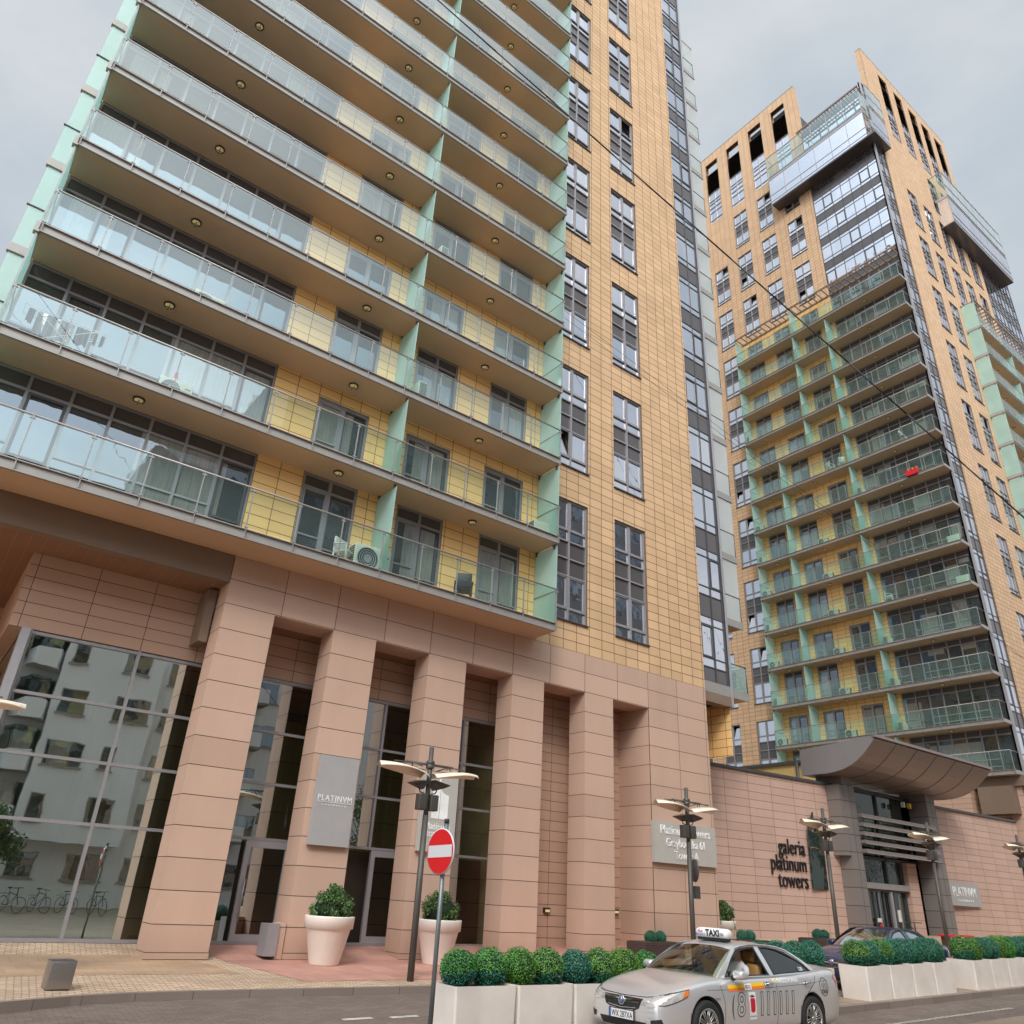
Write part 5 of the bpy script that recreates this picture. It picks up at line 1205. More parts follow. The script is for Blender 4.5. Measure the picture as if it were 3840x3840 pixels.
def standing_person(x, y, z, rz, lb):
    t = thing('person', lb, 'person', None, (x, y, z), rz)
    J = [((0, 0, .95), .135), ((0, 0, 1.15), .125), ((0, .01, 1.32), .145), ((0, .0, 1.44), .09), ((0, 0, 1.51), .052), ((0, -.01, 1.60), .075), ((0, -.01, 1.69), .085),
         ((-.19, 0, 1.40), .062), ((-.25, .03, 1.13), .045), ((-.22, -.10, .92), .034), ((-.21, -.14, .85), .028),
         ((.19, 0, 1.40), .062), ((.26, .03, 1.13), .045), ((.22, -.12, .94), .034), ((.20, -.17, .88), .028),
         ((-.095, 0, .86), .095), ((-.10, -.02, .50), .062), ((-.11, .02, .10), .042), ((-.115, -.10, .035), .038), ((-.115, -.17, .03), .03),
         ((.095, 0, .86), .095), ((.10, -.03, .50), .062), ((.12, .04, .10), .042), ((.125, -.07, .035), .038), ((.125, -.14, .03), .03)]
    E_ = [(0, 1), (1, 2), (2, 3), (3, 4), (4, 5), (5, 6), (2, 7), (7, 8), (8, 9), (9, 10), (2, 11), (11, 12), (12, 13), (13, 14), (0, 15), (15, 16), (16, 17), (17, 18), (18, 19), (0, 20), (20, 21), (21, 22), (22, 23), (23, 24)]
    for w, side in ((10, -1), (14, 1)):
        base = Vector(J[w][0])
        for q in range(4):
            a = len(J); o = (q - 1.5) * .018; J.append(((base.x + o * .3, base.y + o, base.z - .06), .0095)); J.append(((base.x + o * .3, base.y + o - .008, base.z - .10), .008)); E_ += [(w, a), (a, a + 1)]
        a = len(J); J.append(((base.x - side * .02, base.y - .035, base.z - .03), .010)); J.append(((base.x - side * .02, base.y - .045, base.z - .065), .008)); E_ += [(w, a), (a, a + 1)]
    def mt(c):
        if c.z > 1.47: return 0
        if c.z > .93 and (abs(c.x) < .21 or c.z > 1.2): return 1
        if c.z > .42 and abs(c.x) < .21: return 2
        if c.z < .06: return 3
        return 0
    skin_body('body', J, E_, (['skin', 'shirt', 'jeans', 'white'], mt), t, None)
    mb = MB(); bm = bmesh.new(); bmesh.ops.create_uvsphere(bm, u_segments=20, v_segments=14, radius=.098)
    for v in bm.verts: v.co = Vector((v.co.x * .92, v.co.y * 1.05 + .012, max(v.co.z, -.045 if v.co.y > 0 else .02) * 1.05 + 1.695))
    bm.verts.index_update(); mb.v += [tuple(v.co) for v in bm.verts]
    for f in bm.faces: mb.f.append(tuple(v.index for v in f.verts)); mb.m.append(mb.mi('hair')); mb.sm.append(True)
    bm.free(); obj_local('hair', mb, t)
    f = MB()
    for s in (-1, 1): f.lathe([(.001, -.012), (.012, -.008), (.014, 0)], 'white', 8, 'y', (s * .033, -.088, 1.675)); f.lathe([(.001, -.014), (.006, -.012)], 'dark', 8, 'y', (s * .033, -.088, 1.675)); f.box(s * .088 - .008, s * .088 + .008, -.015, .015, 1.63, 1.69, 'skin')
    f.tube((0, -.09, 1.665), (0, -.112, 1.635), .011, 'skin', 6); f.box(-.022, .022, -.094, -.086, 1.598, 1.606, 'redb'); obj_local('face', f, t)
standing_person(8.15, 22.0, .33, math.radians(150), 'person in grey shirt and blue shorts walking inside behind the left glass door')
p3 = thing('person', 'person in pale top sitting behind glass on the ninth far tower balcony', 'person', None, (53.85, 22.9, floor_z(8, .5)))
J = [((0, 0, .55), .13), ((0, 0, .8), .13), ((0, 0, 1.0), .12), ((0, 0, 1.12), .05), ((0, 0, 1.26), .09), ((-.18, 0, 1.0), .055), ((-.22, -.1, .78), .042), ((-.1, -.28, .72), .032), ((.18, 0, 1.0), .055), ((.22, -.1, .78), .042), ((.1, -.28, .72), .032), ((-.1, -.38, .5), .07), ((-.1, -.42, .05), .045), ((.1, -.38, .5), .07), ((.1, -.42, .05), .045)]
o = skin_body('body', J, [(0, 1), (1, 2), (2, 3), (3, 4), (2, 5), (5, 6), (6, 7), (2, 8), (8, 9), (9, 10), (0, 11), (11, 12), (0, 13), (13, 14)], (['skin', 'shirtw', 'jeans'], lambda c: 0 if c.z > 1.1 or (abs(c.x) > .17 and c.z < .85) or c.z < .45 else (1 if c.z > .6 else 2)), p3, None)

# ------------------------------------------------------------------ cars
def interp(xs, ys, x):
    if x <= xs[0]: return ys[0]
    for i in range(len(xs) - 1):
        if x <= xs[i + 1]:
            t = (x - xs[i]) / (xs[i + 1] - xs[i]); return ys[i] + (ys[i + 1] - ys[i]) * t
    return ys[-1]
def fill2d(outer, holes=()):
    """triangulated 2-D region with holes, refined so that it can be draped"""
    bm = bmesh.new(); es = []
    for loop in [outer] + list(holes):
        vs = [bm.verts.new((p[0], p[1], 0)) for p in loop]; es += [bm.edges.new((vs[i], vs[(i + 1) % len(vs)])) for i in range(len(vs))]
    bmesh.ops.triangle_fill(bm, use_beauty=True, use_dissolve=False, edges=es); return bm
def refine(bm, L_):
    for _ in range(5):
        es = [e for e in bm.edges if e.calc_length() > L_]
        if not es: break
        bmesh.ops.subdivide_edges(bm, edges=es, cuts=1); bmesh.ops.triangulate(bm, faces=[f for f in bm.faces if len(f.verts) > 3])
def bm_to(name, bm, m, smooth=True):
    me = bpy.data.meshes.new(name); bm.to_mesh(me); bm.free(); me.materials.append(M[m])
    for p in me.polygons: p.use_smooth = smooth
    return me
class Car:
    Lc = 4.83; FW, RW = .97, 3.745; WR = .335
    X = [0.0, .05, .18, .45, .80, 1.15, 1.5, 2.0, 2.7, 3.3, 3.8, 4.2, 4.5, 4.7, 4.80, 4.83]
    Wd = [.60, .72, .80, .865, .895, .905, .91, .912, .912, .91, .905, .885, .855, .80, .74, .66]
    DK = [.60, .68, .75, .85, .93, .99, .99, .97, .97, .99, 1.03, 1.09, 1.105, 1.10, 1.06, .98]
    BT = [.56, .63, .70, .78, .84, .885, .91, .925, .94, .965, .995, 1.02, 1.025, 1.01, .97, .90]
    ZB = [.30, .22, .19, .17, .17, .17, .17, .17, .17, .17, .17, .18, .20, .24, .28, .33]
    def __init__(s, root, paint, opened=False):
        s.root = root; s.paint = paint; s.body(); s.green(opened); s.wheels()
    def body(s):
        rings = []
        for i, x in enumerate(s.X):
            w, dk, bt, zb = s.Wd[i], s.DK[i], s.BT[i], s.ZB[i]; h = bt - zb
            half = [(0, zb), (w * .80, zb), (w * .95, zb + .05), (w * .985, zb + h * .28), (w * 1.0, zb + h * .55), (w * .985, zb + h * .80), (w * .955, bt - .012), (w * .90, bt + (dk - bt) * .35 + .008), (w * .72, bt + (dk - bt) * .78 + .008), (w * .38, dk), (0, dk + .004)]
            rings.append([(x, -y, z) for y, z in half] + [(x, y, z) for y, z in reversed(half[1:-1])])
        bm = bmesh.new(); R = [[bm.verts.new(p) for p in r] for r in rings]; n = len(R[0])
        for a, b in zip(R, R[1:]):
            for j in range(n): k = (j + 1) % n; bm.faces.new((a[j], a[k], b[k], b[j]))
        bm.faces.new(R[0]); bm.faces.new(list(reversed(R[-1]))); bmesh.ops.recalc_face_normals(bm, faces=bm.faces)
        me = bpy.data.meshes.new('body'); bm.to_mesh(me); bm.free()
        o = bpy.data.objects.new('tmp', me); COL.objects.link(o); ss = o.modifiers.new('s', 'SUBSURF'); ss.levels = 3; ss.render_levels = 3
        me.materials.append(M[s.paint]); me.materials.append(M['dark'])
        cut = MB()
        for x in (s.FW, s.RW):
            for sg in (-1, 1): cut.lathe([(.001, sg * 1.05), (.375, sg * 1.05), (.375, sg * .62), (.001, sg * .62)] if sg > 0 else [(.001, sg * .62), (.375, sg * .62), (.375, sg * 1.05), (.001, sg * 1.05)], 'dark', 40, 'y', (x, 0, s.WR + .02))
        cm = cut.mesh('cut'); cm.materials.clear(); cm.materials.append(M[s.paint]); cm.materials.append(M['dark'])
        for p in cm.polygons: p.material_index = 1
        c = bpy.data.objects.new('cut', cm); COL.objects.link(c)
        # the saloon opening between the window sills
        b = o.modifiers.new('b', 'BOOLEAN'); b.operation = 'DIFFERENCE'; b.object = c; b.solver = 'EXACT'
        tub = MB(); tub.box(1.55, 3.85, -.74, .74, .45, 1.3, 'dark'); tm = tub.mesh('tub'); tm.materials.clear(); tm.materials.append(M[s.paint]); tm.materials.append(M['dark'])
        for p in tm.polygons: p.material_index = 1
        t = bpy.data.objects.new('tub', tm); COL.objects.link(t); b2 = o.modifiers.new('b2', 'BOOLEAN'); b2.operation = 'DIFFERENCE'; b2.object = t; b2.solver = 'EXACT'
        bpy.context.view_layer.update(); dg = bpy.context.evaluated_depsgraph_get(); m2 = bpy.data.meshes.new_from_object(o.evaluated_get(dg))
        for q in (o, c, t): bpy.data.objects.remove(q)
        for p in m2.polygons: p.use_smooth = True
        s.bodyo = obj_local('body', m2, s.root)
        s.bvh = BVHTree.FromPolygons([v.co.copy() for v in m2.vertices], [tuple(p.vertices) for p in m2.polygons])
    def drape(s, name, poly, m, view, off=.004, parent=None, holes=(), L_=.05, bvh=None):
        """lay a flat-drawn shape on the body; view: 'L','R' (x,z) side, 'F' (y,z) front, 'B' back, 'T' (x,y) top"""
        bm = fill2d(poly, holes); refine(bm, L_); s.drape_bm(bm, view, off, bvh); return obj_local(name, bm_to(name, bm, m), parent or s.root)
    def drape_bm(s, bm, view, off, bvh=None):
        d = {'L': Vector((0, 1, 0)), 'R': Vector((0, -1, 0)), 'F': Vector((1, 0, 0)), 'B': Vector((-1, 0, 0)), 'T': Vector((0, 0, -1))}[view]
        for v in bm.verts:
            a, b = v.co.x, v.co.y; extra = v.co.z
            p = {'L': Vector((a, -3, b)), 'R': Vector((a, 3, b)), 'F': Vector((-3, a, b)), 'B': Vector((8, a, b)), 'T': Vector((a, b, 3))}[view]
            hit = (bvh or s.bvh).ray_cast(p, d)
            if hit[0] is None:
                near = (bvh or s.bvh).find_nearest(p + d * 3); v.co = near[0] - d * off
            else: v.co = hit[0] - d * (off + extra)
    def strip(s, name, pts, w, m, view, off=.003, parent=None):
        """a thin line draped on the body"""
        P = [Vector((p[0], p[1])) for p in pts]; mbm = bmesh.new(); prev = None
        Q = []
        for a, b in zip(P, P[1:]):
            n = max(1, int((b - a).length / .04)); Q += [a.lerp(b, i / n) for i in range(n)]
        Q.append(P[-1])
        for i, q in enumerate(Q):
            t = (Q[min(i + 1, len(Q) - 1)] - Q[max(i - 1, 0)]).normalized(); nrm = Vector((-t.y, t.x)) * w / 2
            cur = (mbm.verts.new((q.x + nrm.x, q.y + nrm.y, 0)), mbm.verts.new((q.x - nrm.x, q.y - nrm.y, 0)))
            if prev: mbm.faces.new((prev[0], prev[1], cur[1], cur[0]))
            prev = cur
        s.drape_bm(mbm, view, off); return obj_local(name, bm_to(name, mbm, m, False), parent or s.root)
    # greenhouse surface: side wall leans in towards the roof
    def side(s, x, z, sg, off=0):
        t = max(0, min(1, (z - .95) / .46)); y = .835 - .235 * t - .03 * t * t
        if x < 1.9: y -= .10 * ((1.9 - x) / .75) ** 2 * (1 - .4 * t)
        if x > 3.6: y -= .10 * ((x - 3.6) / .6) ** 2
        return (x, sg * (y + off), z)
    ROOF = [(1.98, 1.385), (2.15, 1.425), (2.4, 1.452), (2.7, 1.462), (3.0, 1.450), (3.25, 1.418), (3.42, 1.38)]
    def green(s, opened):
        # roof skin
        mb = MB(); g = []
        for x, z in s.ROOF:
            row = []
            for j in range(13):
                v = j / 6 - 1; yw = abs(s.side(x, 1.40, 1)[1]) + .012; zz = z - .005 - (.055 if 1 else 0) * abs(v) ** 2.6; xx = x + (.07 if x < 2.1 else (-.05 if x > 3.3 else 0)) * v * v
                row.append((xx, v * yw, zz))
            g.append(row)
        for a, b in zip(g, g[1:]):
            for j in range(12): mb.face([a[j], b[j], b[j + 1], a[j + 1]], s.paint, True)
            for j in range(12): mb.face([(p[0], p[1], p[2] - .03) for p in (a[j + 1], b[j + 1], b[j], a[j])], 'tan', True)
        rm = mb.mesh('roof', False); bm = bmesh.new(); bm.from_mesh(rm); bmesh.ops.remove_doubles(bm, verts=bm.verts, dist=.0005); bm.to_mesh(rm); bm.free(); obj_local('roof', rm, s.root)
        topf, topr = g[0], g[-1]
        # windscreen and rear screen
        for nm, top, base in (('windscreen', topf, lambda v: (1.14 + .20 * v * v, v * .76, .985 - .045 * v * v)), ('rear_window', topr, lambda v: (4.13 - .14 * v * v, v * .70, 1.075 - .04 * v * v))):
            mb = MB(); rows = []
            for i in range(9):
                t = i / 8; row = []
                for j in range(13):
                    v = j / 6 - 1; a = Vector(base(v)); b = Vector(top[j]); p = a.lerp(b, t); p.z += .035 * math.sin(PI * t); row.append(tuple(p))
                rows.append(row)
            for a, b in zip(rows, rows[1:]):
                for j in range(12): mb.face([a[j], a[j + 1], b[j + 1], b[j]], ('carglassr' if s.paint == 'navy' else 'carglass') if nm == 'windscreen' else 'carglassd', True)
            me = mb.mesh(nm, False); bm = bmesh.new(); bm.from_mesh(me); bmesh.ops.remove_doubles(bm, verts=bm.verts, dist=.0005); bm.to_mesh(me); bm.free(); obj_local(nm, me, s.root)
            for sg in (0, 12):                                   # body-coloured pillar along the screen edge
                mb = MB(); e = [Vector(r[sg]) for r in rows]; q = -1 if sg == 0 else 1
                for a, b in zip(e, e[1:]):
                    o1 = Vector((0.05 if nm == 'windscreen' else -.05, q * .022, .0)); o2 = Vector((-.012 if nm == 'windscreen' else .012, -q * .055, .012))
                    mb.face([a + o2, a + o1, b + o1, b + o2], s.paint, True)
                obj_local('pillar', mb, s.root)
        # side frames: one panel per side with the window openings left free
        outer = [(1.24, .90), (1.34, .945), (1.60, 1.13), (1.85, 1.285), (2.03, 1.372), (2.25, 1.408), (2.6, 1.428), (2.95, 1.425), (3.25, 1.400), (3.48, 1.352), (3.80, 1.21), (4.14, 1.055), (4.36, 1.01), (4.36, .96), (3.2, .93), (2.0, .88), (1.3, .85)]
        wf = [(1.52, .965), (1.62, 1.05), (1.86, 1.225), (2.06, 1.335), (2.22, 1.368), (2.45, 1.385), (2.60, 1.388), (2.68, .985)]
        wr = [(2.80, .99), (2.73, 1.388), (2.95, 1.385), (3.20, 1.362), (3.40, 1.318), (3.66, 1.20), (3.94, 1.055), (3.94, 1.03)]
        for sg, side_name in ((-1, 'L'), (1, 'R')):
            bm = fill2d(outer, [wf, wr]); refine(bm, .12)
            for v in bm.verts: v.co = Vector(s.side(v.co.x, v.co.y, sg))
            o = obj_local('door_frame', bm_to('door_frame', bm, s.paint), s.root)
            # inner lining
            for poly, nm in ((wf, 'front'), (wr, 'rear')):
                mb = MB(); n = len(poly)
                for i in range(n):
                    a, b = poly[i], poly[(i + 1) % n]; mb.face([s.side(a[0], a[1], sg, .003), s.side(b[0], b[1], sg, .003), s.side(b[0], b[1], sg, -.05), s.side(a[0], a[1], sg, -.05)], 'dark')
                    c = Vector((sum(p[0] for p in poly) / n, sum(p[1] for p in poly) / n)); k = .045
                    a2 = Vector(a).lerp(c, k / max(.05, (Vector(a) - c).length)); b2 = Vector(b).lerp(c, k / max(.05, (Vector(b) - c).length))
                    mb.face([s.side(a[0], a[1], sg, .006), s.side(b[0], b[1], sg, .006), s.side(b2.x, b2.y, sg, .004), s.side(a2.x, a2.y, sg, .004)], 'dark')
                obj_local('window_seal', mb, s.root)
                if opened and nm == 'front' and sg == -1: continue
                bm = fill2d(poly); refine(bm, .15)
                for v in bm.verts: v.co = Vector(s.side(v.co.x, v.co.y, sg, -.012))
                obj_local('side_window', bm_to('side_window', bm, 'carglassr' if s.paint == 'navy' else ('carglassd' if nm == 'rear' else 'carglass')), s.root)
            mb = MB(); line = [(1.48, .955), (2.0, .965), (2.8, .975), (3.4, .995), (3.97, 1.02), (3.72, 1.19), (3.43, 1.338), (3.2, 1.385), (2.9, 1.405), (2.5, 1.408), (2.25, 1.388), (2.05, 1.352)]
            mb.path([s.side(x, z, sg, .012) for x, z in line], .008, 'chrome', 5); obj_local('window_trim', mb, s.root)
            # mirror
            mb = MB(); cushion(mb, 1.60, 1.80, -1.09 if sg < 0 else .88, -.88 if sg < 0 else 1.09, .945, 1.075, s.paint, .05); mb.tube((1.68, sg * .80, .93), (1.70, sg * .92, .98), .03, 'dark', 8); obj_local('wing_mirror', mb, s.root)
            v = 'L' if sg < 0 else 'R'
            s.strip('panel_gap', [(1.32, .86), (1.38, .62), (1.36, .30)], .009, 'dark', v); s.strip('panel_gap', [(2.76, .93), (2.74, .60), (2.70, .24)], .009, 'dark', v)
            s.strip('panel_gap', [(3.93, .97), (3.86, .86), (3.62, .72), (3.42, .48), (3.36, .24)], .009, 'dark', v); s.strip('panel_gap', [(1.36, .245), (3.36, .245)], .009, 'dark', v)
            for x in (2.52, 3.60):
                mb = MB(); y = sg * .925
                mb.path([(x - .10, y - sg * .02, .865), (x - .08, y + sg * .012, .87), (x + .08, y + sg * .012, .88), (x + .10, y - sg * .02, .88)], .014, 'chrome', 8); obj_local('door_handle', mb, s.root)
                s.drape('handle_cup', [(x + .05 * math.cos(a * PI / 6), .865 + .028 * math.sin(a * PI / 6)) for a in range(12)], 'outline' if s.paint == 'silver' else 'dark', v, .002)
            s.strip('crease_shade_line', [(1.0, .80), (1.6, .80), (2.6, .815), (3.6, .85), (4.3, .90)], .006, 'outline', v, .001)  # crease shade painted as a flat dark line, no fold modelled
        # interior
        mb = MB(); mb.box(1.56, 3.84, -.72, .72, .46, .50, 'dark'); cushion(mb, 1.35, 1.85, -.70, .70, .78, .95, 'dark', .05); obj_local('dashboard', mb, s.root)
        mb = MB(); mb.lathe([(.17, -.012), (.185, 0), (.17, .012), (.158, 0), (.17, -.012)], 'dark', 24, 'y', (0, 0, 0)); mb.box(-.16, .16, -.01, .01, -.02, .02, 'dark')
        o = obj_local('steering_wheel', mb, s.root, (1.96, -.37, .93), (0, 0, math.radians(90))); 
        for x, y in ((2.30, -.36), (2.30, .36), (3.25, -.36), (3.25, .36)):
            mb = MB(); cushion(mb, x - .05, x + .45, y - .25, y + .25, .50, .68, 'tan', .05); cushion(mb, x + .36, x + .54, y - .25, y + .25, .60, 1.12, 'tan', .06); cushion(mb, x + .42, x + .52, y - .13, y + .13, 1.14, 1.32, 'tan', .04); obj_local('seat', mb, s.root)
    def wheels(s):
        for x in (s.FW, s.RW):
            for sg in (-1, 1):
                c = (x, sg * .80, s.WR); y = sg * .10
                mb = MB(); prof = [(.225, -.095), (.30, -.11), (.325, -.09), (s.WR, -.07), (s.WR + .002, 0), (s.WR, .07), (.325, .09), (.30, .11), (.225, .095)]; mb.lathe(prof, 'tyre', 48, 'y', c); o = obj_local('wheel', mb, s.root)
                for r in (.245,): pass
                rm = MB(); rm.lathe([(.228, -sg * .09), (.232, sg * .10), (.212, sg * .096), (.205, sg * .07), (.205, -sg * .09)], 'rim', 48, 'y', c); rm.lathe([(.001, sg * .092), (.035, sg * .09), (.045, sg * .075), (.05, sg * .03)], 'rim', 20, 'y', c); rm.lathe([(.001, -.0), (.205, -.0)], 'dark', 30, 'y', c)
                for k in range(10):
                    a = k * PI / 5 + .16; d = Vector((math.cos(a), 0, math.sin(a))); q = Vector((-math.sin(a), 0, math.cos(a))); C = Vector(c)
                    for e in (-1, 1):
                        p0 = C + d * .03 + q * .012 * e + Vector((0, sg * .075, 0)); p1 = C + d * .212 + q * .021 * e + Vector((0, sg * .085, 0))
                        rm.tube(p0, p1, .0085, 'rim', 6, .010)
                ob = bpy.data.objects.new('rim', rm.mesh('rim')); COL.objects.link(ob); ob.parent = o
    def front(s):
        # headlamps wrap from the front to the side
        for sg in (-1, 1):
            v = 'L' if sg < 0 else 'R'
            s.drape('headlight', [(sg * .40, .585), (sg * .46, .665), (sg * .62, .715), (sg * .82, .745), (sg * .80, .64), (sg * .62, .565)], 'lens', 'F', .006, L_=.03)
            s.drape('headlight_side', [(.03, .60), (.09, .70), (.30, .755), (.56, .80), (.64, .815), (.56, .72), (.36, .655), (.14, .60)], 'lens', v, .006, L_=.03)
            s.drape('indicator', [(.46, .70), (.53, .785), (.63, .812), (.58, .735)], 'amber', v, .009, L_=.03)
            s.strip('headlight_edge', [(.03, .60), (.14, .60), (.36, .655), (.56, .72), (.64, .815), (.30, .757), (.09, .70)], .010, 'dark', v, .0085)
            s.drape('fog_lamp', [(sg * .60, .33), (sg * .58, .40), (sg * .74, .43), (sg * .76, .34)], 'dark', 'F', .006, L_=.04)
        s.drape('grille', [(-.42, .66), (.42, .66), (.36, .53), (.20, .47), (-.20, .47), (-.36, .53)], 'dark', 'F', .005, L_=.05)
        for z, w in ((.640, .40), (.605, .37), (.53, .30), (.50, .25)):
            s.strip('grille_bar', [(-w, z), (-.09, z - .012), (0, z - .02), (.09, z - .012), (w, z)], .018 if z > .59 else .008, 'chrome', 'F', .014)
        s.strip('bonnet_gap', [(-.80, .735), (-.45, .685), (0, .672), (.45, .685), (.80, .735)], .010, 'dark', 'F', .003)
        mb = MB(); mb.lathe([(.055, -.012), (.068, -.014), (.068, .0), (.055, -.0)], 'chrome', 28, 'y', (0, 0, 0)); mb.lathe([(.001, -.006), (.056, -.006)], 'bluep', 28, 'y'); mb.lathe([(.018, -.014), (.026, -.016), (.026, -.008)], 'chrome', 20, 'y')
        mb.tube((0, -.012, -.05), (0, -.012, .05), .007, 'chrome', 6); mb.path([(-.05, -.012, .015), (-.03, -.012, .032), (.03, -.012, .032), (.05, -.012, .015)], .006, 'chrome', 6)
        hx = s.bvh.ray_cast(Vector((-3, 0, .60)), Vector((1, 0, 0)))[0].x
        obj_local('badge', mb, s.root, (hx - .012, 0, .605), (math.radians(0), 0, -PI / 2))
        s.drape('air_intake', [(-.45, .26), (-.50, .36), (.50, .36), (.45, .26)], 'dark', 'F', .005, L_=.06)
    def rear(s):
        for sg in (-1, 1):
            v = 'L' if sg < 0 else 'R'
            s.drape('tail_light', [(4.52, .93), (4.60, .985), (4.80, .96), (4.80, .83), (4.70, .80)], 'redlens', v, .007, L_=.03); s.drape('tail_light', [(sg * .40, .82), (sg * .40, .93), (sg * .80, .97), (sg * .78, .82)], 'redlens', 'B', .006, L_=.04)
# --- the taxi
TX = thing('taxi', 'silver saloon taxi with open driver window and white roof sign', 'taxi', None, (10.02, 10.12, road_z(12, 9.6) - .0), 0)
tx = Car(TX, 'silver', True); tx.front(); tx.rear()
pl = MB(); hx = tx.bvh.ray_cast(Vector((-3, 0, .42)), Vector((1, 0, 0)))[0].x - .02
pl.box(hx - .008, hx, -.26, .26, .365, .480, 'lettw'); po = obj_local('number_plate', pl, TX)
mb = MB(); mb.box(hx - .010, hx - .008, .22, .26, .366, .479, 'bluep'); mb.box(hx - .003, hx + .01, -.272, .272, .355, .490, 'dark'); obj_local('plate_holder', mb, TX)
def carletters(txt, size, x, y, z, rot, m, sx=1, ext=.001, bold=0, name='lettering', parent=TX, align='CENTER'):
    me = text_mesh(txt, size, m, ext, sx, bold, align); o = bpy.data.objects.new(name, me); COL.objects.link(o); o.parent = parent; o.location = (x, y, z); o.rotation_euler = rot; return o
carletters('WX 287XA', .115, hx - .011, -.022, .382, (PI / 2, 0, -PI / 2), 'dark', .80)
def drape_text(txt, size, cx, cz, m, sx=1, off=.004, bold=0, shear=0, outline=None):
    cu = text_mesh(txt, size, m, 0, sx, bold, 'CENTER'); bm = bmesh.new(); bm.from_mesh(cu)
    bmesh.ops.triangulate(bm, faces=bm.faces); refine(bm, .05)
    for v in bm.verts: v.co = Vector((cx + v.co.x + shear * v.co.y, cz + v.co.y, 0))
    tx.drape_bm(bm, 'L', off); return obj_local('lettering', bm_to('lettering', bm, m, False), TX)
# driver side graphics: outlined phone number, stripe, crest, ring logo
for txt, cx in (('8', 1.76), ('1', 2.29), ('1', 2.46), ('1', 2.63), ('1', 2.80), ('1', 2.97), ('1', 3.14)):
    drape_text(txt, .46, cx, .44, 'outline', .95, .003, .012, .12); drape_text(txt, .46, cx, .44, 'silver', .95, .0045, -.002, .12)
drape_text('(', .36, 1.56, .48, 'outline', .8, .003, 0, .1)
tx.drape('stripe', [(1.50, .815), (1.49, .865), (2.42, .895), (2.42, .845)], 'yel', 'L', .004); tx.drape('stripe', [(1.50, .775), (1.50, .816), (2.42, .847), (2.42, .806)], 'orange', 'L', .0045)
tx.drape('stripe_label', [(1.90, .79), (1.90, .875), (2.08, .882), (2.08, .797)], 'lettw', 'L', .006); drape_text('08282', .07, 1.99, .812, 'dark', .8, .0075)
tx.drape('crest_plate', [(1.97, .38), (1.97, .76), (2.15, .765), (2.15, .39)], 'lettw', 'L', .004); tx.drape('crest', [(2.005, .50), (2.0, .66), (2.02, .68), (2.10, .68), (2.125, .66), (2.115, .50), (2.06, .475)], 'redb', 'L', .006)
tx.drape('crest_crown', [(2.01, .69), (2.0, .725), (2.035, .71), (2.06, .735), (2.09, .71), (2.12, .725), (2.115, .69)], 'outline', 'L', .006); drape_text('WARSZAWA', .028, 2.06, .42, 'dark', 1, .006)
drape_text('WARSZAWA', .095, 3.02, .880, 'lettw', 1.35, .004, .002); drape_text('W A', .095, 2.72, .882, 'yel', 1.0, .0055)
ringp = [(4.15 + .135 * math.cos(a * PI / 12), .80 + .135 * math.sin(a * PI / 12)) for a in range(25)]
tx.strip('ring_logo', ringp, .012, 'outline', 'L', .004); drape_text('TAXI', .085, 4.15, .70, 'outline', 1, .0045, .003)
tx.strip('ring_logo', [(4.06, .80), (4.10, .86), (4.15, .80), (4.10, .76), (4.17, .90)], .010, 'outline', 'L', .004); tx.strip('ring_logo', [(4.16, .80), (4.22, .86), (4.24, .78), (4.18, .78)], .010, 'outline', 'L', .004)
drape_text('HYBRID', .045, 1.20, .665, 'outline', 1, .004)
carletters('520', .085, 3.62, -.80, 1.045, (math.radians(62), 0, 0), 'lettw', 1)
# roof sign
RS = MB(); cushion(RS, 2.19, 2.40, -.35, .35, 1.475, 1.635, 'lettw', .07); rs = obj_local('roof_sign', RS, TX); b = MB()
b.box(2.22, 2.38, -.3, .3, 1.44, 1.485, 'dark'); obj_local('roof_sign_base', b, TX)
# lettering faces the pavement side and the front edge is turned along the roof
RR = (PI / 2, 0, -PI / 2)
carletters('TAXI', .145, 2.182, -.06, 1.512, RR, 'dark', .95, bold=.004); carletters('8111111', .06, 2.184, .21, 1.508, RR, 'bluep', 1); carletters('eLe', .07, 2.184, .21, 1.565, RR, 'redb', 1.1); carletters('520', .06, 2.186, -.26, 1.525, RR, 'dark', .9)
mb = MB(); mb.tube((2.95, 0, 1.45), (2.99, 0, 1.50), .02, 'dark', 6); mb.tube((2.98, 0, 1.49), (2.86, 0, 1.78), .004, 'dark', 4); obj_local('aerial', mb, TX)
# driver
DR = thing('person', 'driver in pale shirt behind the open taxi window', 'person', None, (10.02 + 2.42, 10.12 - .36, TX.location.z + .66))
J = [((0, 0, .04), .12), ((.05, 0, .25), .125), ((.05, 0, .42), .10), ((.04, 0, .52), .048), ((.02, 0, .60), .075), ((.0, 0, .68), .085), ((.02, -.19, .38), .058), ((-.12, -.24, .18), .042), ((-.34, -.14, .26), .03), ((.02, .19, .38), .058), ((-.12, .24, .18), .042), ((-.34, .12, .26), .03), ((-.35, -.1, .02), .07), ((-.35, .1, .02), .07)]
skin_body('body', J, [(0, 1), (1, 2), (2, 3), (3, 4), (4, 5), (2, 6), (6, 7), (7, 8), (2, 9), (9, 10), (10, 11), (0, 12), (0, 13)], (['skin', 'shirtw', 'jeans'], lambda c: 0 if c.z > .49 or c.x < -.16 and c.z > .12 else (1 if c.z > .1 else 2)), DR, None)
# --- the dark saloon on the service road
NV = thing('parked_car', 'dark blue saloon half hidden behind the planter row by the gallery entrance', 'car', None, (20.45, 13.05, road_z(22, 12.8)), 0)
nv = Car(NV, 'navy', False); nv.front(); nv.rear()
